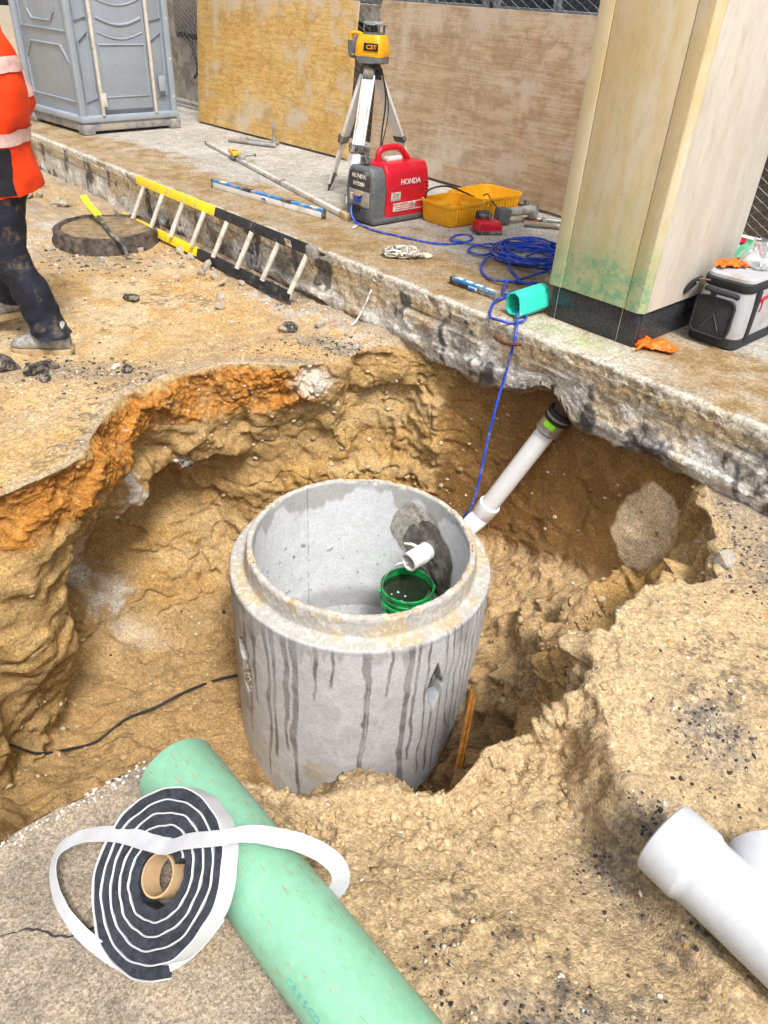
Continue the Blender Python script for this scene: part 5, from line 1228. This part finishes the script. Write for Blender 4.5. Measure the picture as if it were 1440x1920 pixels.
def glove(name, loc, rz, seed, label, sc=1.):
    rs = random.Random(seed); o = thing(name, label, 'glove', loc, (0, 0, rz)); om = mat('orange_nitrile', (.86, .15, .008), .45, var=.1, bump=.5, bs=60, dist=.006)
    b = B(); nu, nv = 26, 18; V = []
    for i in range(nu):
        for j in range(nv):
            u = i/(nu-1)*2-1; v = j/(nv-1)*2-1
            ww = .052*(1-.25*u*u)+.006*math.sin(5*u); x = .075*u; y = ww*v; z = .012+.030*max(0, 1-u*u)*max(0, 1-v*v)**.6
            V.append((x, y, z))
    co = np.array(V); dz = fbm(co, 28, 3, seed)*.016+np.abs(fbm(co, 55, 2, seed+5))*.012; dx = fbm(co, 18, 2, seed+9)*.018
    ok = [b.bm.verts.new((sc*(x+dx[i]), sc*(y+dx[-i-1]), sc*max(.001, z+dz[i]))) for i, (x, y, z) in enumerate(V)]
    for i in range(nu-1):
        for j in range(nv-1): b.bm.faces.new((ok[i*nv+j], ok[(i+1)*nv+j], ok[(i+1)*nv+j+1], ok[i*nv+j+1]))
    b.done('crumpled_palm', om, o, 60)
    for k in range(5):
        a = R(-38+k*19); d = Vector((math.cos(a), math.sin(a), 0)); s = Vector((.05, -.036+.018*k, .02)); L_ = .05+.012*rs.random()
        p = [s, s+d*L_*.5+Vector((0, 0, .012*rs.random())), s+d*L_+Vector((rs.uniform(-.015, .015), rs.uniform(-.02, .02), -.012))]
        b = B().tube([q*sc for q in catmull(p, 5)], [sc*r for r in (.011, .0112, .0108, .0105, .010, .0102, .0098, .0092, .0085, .007, .003)], 9); b.jit(.003*sc, 60, seed+k); b.done('finger', om, o, 60)
    return o
glove('glove', P(.60, .36, .352), R(160), 3, 'crumpled orange glove lying on the pavement by the plinth corner', 1.0)
glove('glove', Vector((1.55, 3.60, .682)), R(20), 8, 'crumpled orange glove lying on top of the cooler bag', .85)
b = B(); b.lathe([(.02, 0), (.07, .004), (.085, .03), (.07, .07), (.05, .10), (.055, .125)], 30, None, False); b.jit(.03, 22, 6); b.jit(.012, 60, 7)
pm_ = bpy.data.materials.new('clear_film'); pm_.use_nodes = True; q = pm_.node_tree.nodes['Principled BSDF']; q.inputs['Base Color'].default_value = (.85, .9, .9, 1); q.inputs['Transmission Weight'].default_value = .75; q.inputs['Roughness'].default_value = .18; q.inputs['IOR'].default_value = 1.1; q.inputs['Specular IOR Level'].default_value = .8
o = b.done('plastic_bag', pm_, None, 0); o.location = (1.70, 3.63, .684); tag(o, 'crumpled clear plastic bag on top of the cooler bag', 'plastic bag')
b = B(); b.strip(catmull([(0, 0, 0), (.02, .01, .04), (.05, .01, .085), (.06, .02, .11)], 4), (.6, -.6, .3), .05, .002); b.jit(.012, 30, 3); o = b.done('green_wrapper', mat('green_film', (.10, .45, .25), .3), None); o.location = (1.60, 3.66, .685); tag(o, 'green plastic wrapper sticking up beside the orange glove on the cooler bag', 'wrapper')

# ------------------------------------------------------------------ old cast-iron frame with a prybar on it
oc = thing('manhole_casting', 'rusty cast iron manhole frame and cover standing on the road bed', 'manhole cover', (-2.24, 5.78, -.01))
iron = mat('rusty_casting', (.072, .055, .045), .85, var=.5, vs=14, bump=.9, bs=45, dirt=(.17, .115, .075), da=.4, ds=12, dist=.012, soft=.25)
b = B().lathe([(.41, 0), (.405, .03), (.39, .05), (.388, .095), (.375, .11), (.345, .115), (.335, .10)], 64); b.jit(.012, 9, 3); b.done('frame', iron, oc)
b = B().lathe([(.0, .102), (.15, .105), (.25, .104), (.325, .102), (.332, .096)], 64); b.jit(.006, 12, 4); b.done('cover', mat('muddy_cover', (.27, .19, .105), .95, var=.3, vs=8, bump=.8, bs=60, dirt=(.10, .07, .052), da=.65, ds=6, soft=.3), oc)
B().lathe([(.33, .100), (.338, .108), (.344, .100)], 64).done('cover_joint', iron, oc)
pb_ = thing('pry_bar', 'dark pry bar with lime green grip lying across the rusty manhole cover', 'pry bar', (0, 0, 0))
B().tube(catmull([(-2.33, 5.86, .155), (-2.22, 5.70, .125), (-2.10, 5.50, .115), (-1.99, 5.37, .10), (-1.94, 5.32, .03)], 6), .014, 8).done('bar', dark_pl, pb_)
B().strip(catmull([(-2.52, 6.12, .225), (-2.44, 6.0, .195), (-2.36, 5.90, .172), (-2.31, 5.84, .155)], 4), (.7, .6, .2), .05, .018).done('lime_grip', mat('lime_grip', (.62, .70, .03), .5), pb_)

# ------------------------------------------------------------------ person walking out of frame on the left
PX, PY = -1.97, 3.80
ps = thing('person', 'person in orange high visibility jacket, dark trousers and muddy boots walking left', 'person', (PX, PY, 0))
skin = mat('skin', (.50, .32, .23), .5, var=.06)
me = bpy.data.meshes.new('body'); J = {}; vs = []; es = []; rad = []
def jt(n, co, r, par=None):
    J[n] = len(vs); vs.append(co); rad.append(r)
    if par: es.append((J[par], J[n]))
jt('pelvis', (-.01, 0, .95), .12); jt('waist', (-.01, 0, 1.10), .11, 'pelvis'); jt('chest', (-.02, 0, 1.33), .13, 'waist'); jt('neck0', (-.03, 0, 1.50), .06, 'chest'); jt('neck1', (-.05, 0, 1.57), .055, 'neck0')
jt('head0', (-.06, 0, 1.63), .075, 'neck1'); jt('head1', (-.06, 0, 1.71), .095, 'head0'); jt('head2', (-.055, 0, 1.78), .075, 'head1'); jt('jaw', (-.12, 0, 1.63), .045, 'head0'); jt('nose', (-.165, 0, 1.69), .014, 'head1'); jt('ear1', (-.055, -.09, 1.69), .016, 'head1'); jt('ear2', (-.055, .09, 1.69), .016, 'head1')
for sd, y, k in (('l', -1, ((.03, -.28, 1.15), (-.17, -.22, 1.02))), ('r', 1, ((.02, .28, 1.15), (-.16, .24, 1.0)))):
    jt('sh'+sd, (-.03, .19*y, 1.43), .06, 'chest'); jt('el'+sd, k[0], .042, 'sh'+sd); jt('wr'+sd, k[1], .03, 'el'+sd); w0 = Vector(k[1]); jt('pa'+sd, w0+Vector((-.06, -.01*y, -.03)), .030, 'wr'+sd)
    for f in range(4):
        q = w0+Vector((-.09, (-.03+.02*f), -.045)); jt(f'fa{sd}{f}', q, .010, 'pa'+sd); jt(f'fb{sd}{f}', q+Vector((-.035, 0, -.025-.004*f)), .009, f'fa{sd}{f}'); jt(f'fc{sd}{f}', q+Vector((-.05, 0, -.05-.003*f)), .008, f'fb{sd}{f}')
    jt('th'+sd, w0+Vector((-.05, .035*y, -.06)), .011, 'pa'+sd); jt('ti'+sd, w0+Vector((-.08, .045*y, -.09)), .009, 'th'+sd)
LEG = {'l': [(.0, -.10, .92), (.035, -.12, .50), (.165, -.13, .12)], 'r': [(-.02, .10, .92), (-.10, .12, .52), (-.12, .13, .20)]}
FOOT = {'l': ((.235, -.13, .05), (-.02, -.13, .045)), 'r': ((-.08, .13, .155), (-.32, .13, .09))}
for sd in 'lr':
    h, k, a = LEG[sd]; jt('hip'+sd, h, .085, 'pelvis'); jt('kn'+sd, k, .06, 'hip'+sd); jt('an'+sd, a, .04, 'kn'+sd); jt('to'+sd, Vector(FOOT[sd][0]).lerp(Vector(FOOT[sd][1]), .7), .03, 'an'+sd)
me.from_pydata([tuple(v) for v in vs], es, []); bo = bpy.data.objects.new('body', me); COL.objects.link(bo)
sk = bo.modifiers.new('skin', 'SKIN'); sb = bo.modifiers.new('sub', 'SUBSURF'); sb.levels = sb.render_levels = 2
for i, r in enumerate(rad): me.skin_vertices[0].data[i].radius = (r, r)
me.skin_vertices[0].data[0].use_root = True
dg = bpy.context.evaluated_depsgraph_get(); dg.update(); m2 = bpy.data.meshes.new_from_object(bo.evaluated_get(dg)); bpy.data.objects.remove(bo)
for p in m2.polygons: p.use_smooth = True
link('body', m2, skin, ps)
b = B(); b.lathe([(.0, .13), (.05, .122), (.09, .09), (.105, .03), (.10, -.03), (.085, -.07)], 24, Matrix.Translation((-.045, 0, 1.72)) @ Matrix.Diagonal((1.05, .92, 1, 1))); b.jit(.008, 25, 3); b.done('hair', mat('dark_hair', (.03, .022, .018), .7, bump=.6), ps)
for y in (-.032, .032): B().lathe([(0, .012), (.009, .008), (.011, 0)], 12, MX((-.148, y, 1.715), (0, 1, 0), (0, 0, 1), (-1, 0, 0))).done('eye', wht, ps)
hv = mat('hivis_orange', (.88, .055, .006), .6, var=.08, vs=5, bump=.2, bs=30, dist=.01); nav = mat('navy_cloth', (.010, .012, .024), .8, var=.3, bump=.4, bs=120, dirt=(.13, .10, .07), da=.12, ds=7); jn = mat('dark_panel', (.010, .010, .016), .8, var=.3, bump=.3)
refl = mat('reflective_tape', (.74, .50, .46), .35, var=.08, vs=60)
def ell(z, cx, cy, rx, ry, n=40, tilt=0, ph=0, fold=0.):
    return [(cx+rx*math.cos(t)*(1+fold*math.sin(5*t+z*23+ph)), cy+ry*math.sin(t)*(1+fold*math.sin(4*t+z*17+ph)), z+tilt*math.cos(t)+fold*.1*math.sin(7*t)) for t in np.linspace(0, 2*math.pi, n, endpoint=False)]
TZ = [(.77, -.02, .205, .235), (.80, -.02, .21, .24), (.86, -.02, .205, .235), (.95, -.02, .20, .225), (1.03, -.015, .20, .225), (1.12, -.01, .215, .235), (1.22, -.01, .215, .24), (1.32, -.015, .205, .25), (1.40, -.025, .185, .24), (1.46, -.03, .15, .20), (1.50, -.035, .10, .12), (1.55, -.045, .085, .09)]
def tor(z, g=0):
    q = [np.interp(z, [t[0] for t in TZ], [t[i] for t in TZ]) for i in (1, 2, 3)]; return q[0], q[1]+g, q[2]+g
def torso(z0, z1, n, g, fold, t0=0, t1=2*math.pi, nn=44, th=.0):
    return [ell(z, tor(z, g)[0], 0, tor(z, g)[1], tor(z, g)[2], nn, 0, 0, fold) for z in np.linspace(z0, z1, n)]
B().loft(torso(.790, 1.55, 60, 0, .018)).jit(.022, 5, 31).jit(.008, 14, 37).done('jacket', hv, ps, 70)
def sleeve(sd, a, e, w, m):
    a, e, w = Vector(a), Vector(e), Vector(w); pts = catmull([a, a.lerp(e, .5)+Vector((.01, 0, 0)), e, e.lerp(w, .5), w], 6); n = len(pts)
    r = [(.098-.038*(i/(n-1)))*(1+.05*math.sin(i*1.9)+.03*math.sin(i*3.3)) for i in range(n)]
    o = B().tube(pts, r, 22).jit(.014, 9, 33).done('sleeve', m, ps, 70)
    for f0, f1 in ((.30, .42), (.74, .86)):
        i0, i1 = int(f0*n), int(f1*n)+1; B().tube(pts[i0:i1+1], [q+.005 for q in r[i0:i1+1]], 22, cap=False).jit(.014, 9, 33).done('reflective_band', refl, o)
    return o
sleeve('l', (-.03, -.19, 1.43), (.055, -.27, 1.14), (-.22, -.24, 1.0), hv); sleeve('r', (-.03, .19, 1.43), (.05, .27, 1.14), (-.18, .25, .98), hv)
for z0, z1 in ((1.0, 1.055), (1.285, 1.34)): B().loft(torso(z0, z1, 6, .006, .018), cap=False).jit(.022, 5, 31).jit(.008, 14, 37).done('reflective_band', refl, ps)
b = B(); rg = []
for z in np.linspace(.80, .995, 10):
    cx, rx, ry = tor(z, .006); row = [(cx+rx*math.cos(t)*(1+.018*math.sin(5*t+z*23)), ry*math.sin(t)*(1+.018*math.sin(4*t+z*17)), z) for t in np.linspace(R(95), R(324), 24)]; rg.append(row)
vv = [[b.bm.verts.new(q) for q in r_] for r_ in rg]
for u_, v_ in zip(vv, vv[1:]):
    for i in range(23): b.bm.faces.new((u_[i], u_[i+1], v_[i+1], v_[i]))
b.jit(.022, 5, 31).jit(.008, 14, 37).done('dark_jacket_panel', jn, ps)
def trouser(sd):
    h, k, a = [Vector(q) for q in LEG[sd]]; pts = catmull([h+Vector((0, 0, .06)), h+Vector((.005, 0, -.1)), h.lerp(k, .55), k+Vector((-.015, 0, 0)), k.lerp(a, .4)+Vector((.01, 0, 0)), k.lerp(a, .75), a+Vector((.005, 0, -.015))], 9); rg = []; n = len(pts); rs = random.Random(5)
    for i, p in enumerate(pts):
        t = i/(n-1); r = np.interp(t, [0, .15, .35, .52, .7, .88, .97, 1], [.135, .125, .112, .098, .092, .086, .094, .098]); fo = .03+.06*ss(.75, 1., t)
        rg.append([(p.x+r*1.05*math.cos(q)*(1+fo*math.sin(3*q+i*.9)), p.y+r*.95*math.sin(q)*(1+fo*math.sin(4*q+i*1.3)), p.z+fo*.35*math.sin(2*q+i*.6)*r) for q in np.linspace(0, 2*math.pi, 30, endpoint=False)])
    b = B().loft(rg); b.jit(.010, 14, 2); return b.done('trouser_leg', nav, ps, 80)
trouser('l'); trouser('r')
tan_b = mat('boot_leather', (.30, .29, .28), .7, var=.35, vs=22, bump=.5, bs=60, dirt=(.48, .43, .36), da=.35, ds=16, soft=.3); sole_m = mat('boot_sole', (.40, .29, .16), .85, var=.2)
def boot(sd):
    he, to = Vector(FOOT[sd][0]), Vector(FOOT[sd][1]); d = (to-he); L_ = d.length; d.normalize(); s = Vector((0, 1, 0)); up = d.cross(s); up = up if up.z > 0 else -up
    M = MX(he-up*.05, d, s if d.cross(s).dot(up) > 0 else -s, up)
    rg = []
    for t, w_, z0, z1 in ((-.16, .022, .03, .11), (-.10, .036, .024, .175), (.0, .042, .022, .185), (.12, .042, .022, .175), (.24, .041, .022, .145), (.40, .041, .022, .118), (.60, .048, .022, .10), (.80, .050, .022, .088), (.95, .045, .022, .076), (1.04, .034, .024, .062), (1.09, .015, .03, .045)):
        rg.append([M @ Vector((t*L_+.02, w_*math.cos(q)*1.0, (z0+z1)/2+(z1-z0)/2*math.copysign(abs(math.sin(q))**.7, math.sin(q)))) for q in np.linspace(0, 2*math.pi, 20, endpoint=False)])
    bt = B().loft(rg).done('boot', tan_b, ps, 60)
    pr = []
    for t, w_ in ((-.17, .026), (-.12, .040), (0, .046), (.3, .044), (.6, .052), (.82, .054), (.98, .047), (1.07, .034), (1.12, .014)): pr.append((t*L_+.02, w_))
    B().prism([(x, y) for x, y in pr]+[(x, -y) for x, y in pr[::-1]], .03, M, .004).done('sole', sole_m, bt)
    for i in range(5):
        x = L_*(.18+.075*i)+.02; z = .165-.014*i; B().tube([M @ Vector((x, -.030, z-.010)), M @ Vector((x, 0, z+.002)), M @ Vector((x, .026, z-.012))], .0035, 6).done('lace', jn, bt)
boot('l'); boot('r')

# ------------------------------------------------------------------ rubble: separate lumps one can pick out
def rock(seed, s, ex=(1, 1, 1), sub=2, rough=.35):
    b = B(); rs = random.Random(seed*7+1)
    for i in range(22):
        v = Vector((rs.gauss(0, 1), rs.gauss(0, 1), rs.gauss(0, 1))).normalized()*rs.uniform(.75, 1.1); b.bm.verts.new((v.x*ex[0]*s, v.y*ex[1]*s, v.z*ex[2]*s))
    h = bmesh.ops.convex_hull(b.bm, input=list(b.bm.verts)); bmesh.ops.delete(b.bm, geom=[g for g in h['geom_interior'] if isinstance(g, bmesh.types.BMVert)], context='VERTS')
    bmesh.ops.subdivide_edges(b.bm, edges=list(b.bm.edges), cuts=1); b.jit(.10*s, 1.4/s, seed)
    return b.mesh('rock', 0)
tarm = mat('tarmac_lump', (.045, .042, .042), .85, var=.5, vs=60, bump=.8, bs=120, dirt=(.25, .21, .16), da=.3, ds=30, dist=.008); conm = mat('concrete_lump', (.42, .40, .37), .95, var=.3, vs=20, bump=.7, bs=90, dirt=(.38, .29, .18), da=.4, ds=14, dist=.008)
lumps = [(-1.66, 4.489, .05, (1.2, .8, .7), 'black asphalt lump alone on the sand left of the pit', tarm), (-.624, 4.186, .055, (1.1, .9, .7), 'black asphalt lump near the kerb above the far wall of the pit', tarm), (-1.95, 3.43, .085, (1.3, .7, .5), 'flat black asphalt slab below the boot at the left edge', tarm), (-1.78, 3.41, .08, (1.3, .6, .55), 'long dark asphalt lump below the toe of the boot', tarm),
         (-1.72, 3.34, .05, (1, .6, .5), 'small dark asphalt lump under the longer one below the boot', tarm), (-1.37, 3.50, .035, (1, 1, .8), 'small black asphalt lump beside a white stone on the sand', tarm), (-1.43, 3.52, .028, (1, .9, .7), 'small white stone beside a black lump on the sand', mat('white_stone', (.62, .60, .55), .9, var=.1)), (1.26, 2.17, .05, (.8, 1.1, .8), 'pale grey stone on the right bank near the kerb', conm), (-1.05, 3.26, .05, (1.2, .8, .6), 'black asphalt lump stuck in the far wall of the pit under the orange band', tarm)]
for i, (x, y, s, ex, lab, m) in enumerate(lumps):
    o = link('asphalt_lump' if m is tarm else 'stone', rock(i+1, s, ex), m); o.location = (x, y, gz(x, y)+s*ex[2]*.35 if i < 8 else -.385); o.rotation_euler = (0, 0, i*1.3); tag(o, lab, 'rubble')
ORD = 'first second third fourth fifth sixth seventh eighth ninth tenth eleventh twelfth thirteenth fourteenth fifteenth sixteenth seventeenth eighteenth nineteenth twentieth'.split()
rs = random.Random(21)
for i in range(20):
    t = (i+rs.uniform(.15, .85))/20; s_ = -3.2+2.4*t; n_ = -.20-rs.random()**1.5*.35; q = P(s_, n_, 0); s = rs.uniform(.018, .05)
    o = link('concrete_fragment', rock(40+i, s, (1, rs.uniform(.6, 1), rs.uniform(.35, .7))), conm); o.location = (q.x, q.y, gz(q.x, q.y)+s*.25); o.rotation_euler = (rs.random(), rs.random(), rs.random()*6); tag(o, f'{("large" if s > .038 else "small")} broken concrete fragment, {ORD[i]} from the left along the kerb foot', 'rubble', 'concrete rubble along the kerb')
for i in range(9):
    q = Vector((-3.75+.1*i+rs.uniform(-.03, .03), 6.9+rs.uniform(-.7, .6), 0)); s = rs.uniform(.05, .11)
    o = link('concrete_fragment', rock(80+i, s, (1, .8, .6)), conm); o.location = (q.x, q.y, gz(q.x, q.y)+s*.2); o.rotation_euler = (rs.random(), rs.random(), rs.random()*6); tag(o, f'broken concrete block behind the rusty manhole casting, {ORD[i]} from the left', 'rubble', 'concrete rubble behind the casting')
b = B(); q = [P(.10, -.035, .30), P(.02, -.06, .285), P(-.06, -.045, .29)]; b.tube(catmull(q, 4), .009, 7)
tag(b.done('rusty_rebar', mat('rust', (.13, .045, .025), .9, var=.4, vs=40)), 'rusty stub of reinforcing bar sticking out of the kerb face', 'rebar')
b = B().tube(catmull([P(-1.02, -.02, .25), P(-1.04, -.055, .15), P(-1.07, -.09, .06), P(-1.10, -.12, .02)], 5), .006, 6)
tag(b.done('white_rope', wht), 'short white cord hanging down the kerb face right of the ladder', 'cord')

# ------------------------------------------------------------------ crumbs of gravel and asphalt: too many to count
def gravel():
    rs = np.random.RandomState(9); tmpl = []
    for k in range(6):
        bm = bmesh.new(); bmesh.ops.create_icosphere(bm, subdivisions=1, radius=1); v = np.array([q.co for q in bm.verts]); f = np.array([[w.index for w in t.verts] for t in bm.faces]); bm.free()
        v = v*(1+.75*(rs.rand(len(v), 1)-.5))+.25*(rs.rand(len(v), 3)-.5); tmpl.append((v, f))
    up = (GN[..., 2] > .45)
    x, y, z = GV[..., 0], GV[..., 1], GV[..., 2]
    area = np.linalg.norm(np.cross(np.gradient(GV, axis=1), np.gradient(GV, axis=0)), axis=-1)
    cl = ss(-.25, .45, fbm(GV, 2.2, 3, 201))
    def sp(X, Y, a, c): return np.exp(-(((x-X)/a)**2+((y-Y)/c)**2))
    depth = np.maximum(.8, np.hypot(np.hypot(x, y), z-CAMH))
    n_ = (x-K0[0])*KN[0]+(y-K0[1])*KN[1]
    base = area*(up*1.)*(GFAR < .3)*(n_ < -.02)*np.where(GOUT > .5, 1., .35)/depth**1.3
    base = base*(y > .2)*(x > -4.5)*~((x < -.35) & (y < 1.25))
    blk_w = base*(.05+4*(sp(.98, 1.42, .09, .13)+sp(.72, 1.12, .12, .09)+.6*sp(1.0, .95, .25, .12)+.6*sp(.45, .68, .22, .08)+.5*sp(1.05, 2.1, .25, .05)+sp(-.3, 3.95, .35, .1)+.6*sp(-1.6, 3.45, .5, .15)+.6*sp(-2.2, 5.2, .5, .25)+.7*sp(1.4, 2.2, .12, .35)+.4*sp(.25, .82, .15, .1)))
    gry_w = base*(.3+cl+3*sp(-.7, 4.6, .5, .35)+2*sp(-2.6, 5.9, .7, .5)+1.5*sp(-1.3, 3.1, .3, .3))
    org_w = base*(.2+4*sp(-1.0, 2.75, .25, .2)+.6*ss(3, 4.5, y))
    clod_w = base*(.05+5*sp(-.05, 1.2, .3, .10)+3*sp(.3, 1.3, .25, .1)+1.5*sp(-.3, 1.05, .12, .1)+2*sp(.62, 1.35, .06, .2)+.5*sp(-.9, 2.3, .4, .4)+4*sp(.75, 2.35, .3, .4)*(GOUT < .5))
    wall_w = area*(GOUT < .5)*(GROW[:, None] > 1.9)*(GROW[:, None] < 5.1)*(z > -1.6)*(y > 1.9)*(.3+cl)
    V = []; F = []; Cc = []; off = 0
    for w, n, s0, s1, cols in ((blk_w, 4200, .0012, .0058, [(.03, .03, .032), (.05, .045, .045), (.10, .09, .085)]), (gry_w, 8200, .0016, .0062, [(.55, .52, .46), (.45, .36, .24), (.50, .36, .18), (.62, .58, .5), (.36, .27, .16), (.46, .33, .17), (.5, .4, .25)]), (org_w, 900, .002, .0055, [(.60, .28, .04), (.55, .2, .03), (.6, .36, .1)]), (wall_w, 900, .002, .010, [(.50, .44, .34), (.42, .30, .16), (.34, .22, .1), (.55, .42, .25)]), (clod_w, 700, .005, .014, [(.46, .33, .18), (.42, .30, .16), (.5, .37, .21)])):
        p = w.ravel()/w.sum(); ids = rs.choice(p.size, n, p=p); P_ = GV.reshape(-1, 3)[ids]; D = depth.ravel()[ids]
        for i in range(n):
            v, f = tmpl[rs.randint(6)]; s = (s0+(s1-s0)*rs.rand()**4)*(.6+.42*D[i]); a = rs.rand()*6.28; ca, sa = math.cos(a), math.sin(a)
            q = v*np.array([1, rs.uniform(.55, 1), rs.uniform(.4, .8)])*s; q = np.stack([q[:, 0]*ca-q[:, 1]*sa, q[:, 0]*sa+q[:, 1]*ca, q[:, 2]], 1)+P_[i]+np.array([rs.uniform(-.004, .004), rs.uniform(-.004, .004), -s*.08])
            V.append(q); F.append(f+off); off += len(v); c = np.array(cols[rs.randint(len(cols))])*rs.uniform(.8, 1.15); Cc.append(np.repeat(c[None], len(v), 0))
    V = np.concatenate(V); F = np.concatenate(F); Cc = np.concatenate(Cc); me = bpy.data.meshes.new('gravel'); n = len(F)
    me.vertices.add(len(V)); me.vertices.foreach_set('co', V.astype(np.float32).ravel()); me.loops.add(n*3); me.loops.foreach_set('vertex_index', F.astype(np.int32).ravel()); me.polygons.add(n); me.polygons.foreach_set('loop_start', np.arange(0, n*3, 3, dtype=np.int32)); me.polygons.foreach_set('loop_total', np.full(n, 3, dtype=np.int32)); me.update(calc_edges=True)
    a = me.attributes.new('Col', 'FLOAT_COLOR', 'POINT'); c4 = np.ones((len(V), 4), np.float32); c4[:, :3] = Cc; a.data.foreach_set('color', c4.ravel()); return me
gv_ = link('gravel', gravel(), mat('gravel', (1, 1, 1), .9, var=.2, vs=90, bump=.2, attr='Col')); tag(gv_, 'loose crumbs of gravel and old asphalt strewn over the sand', 'gravel', kind='stuff')
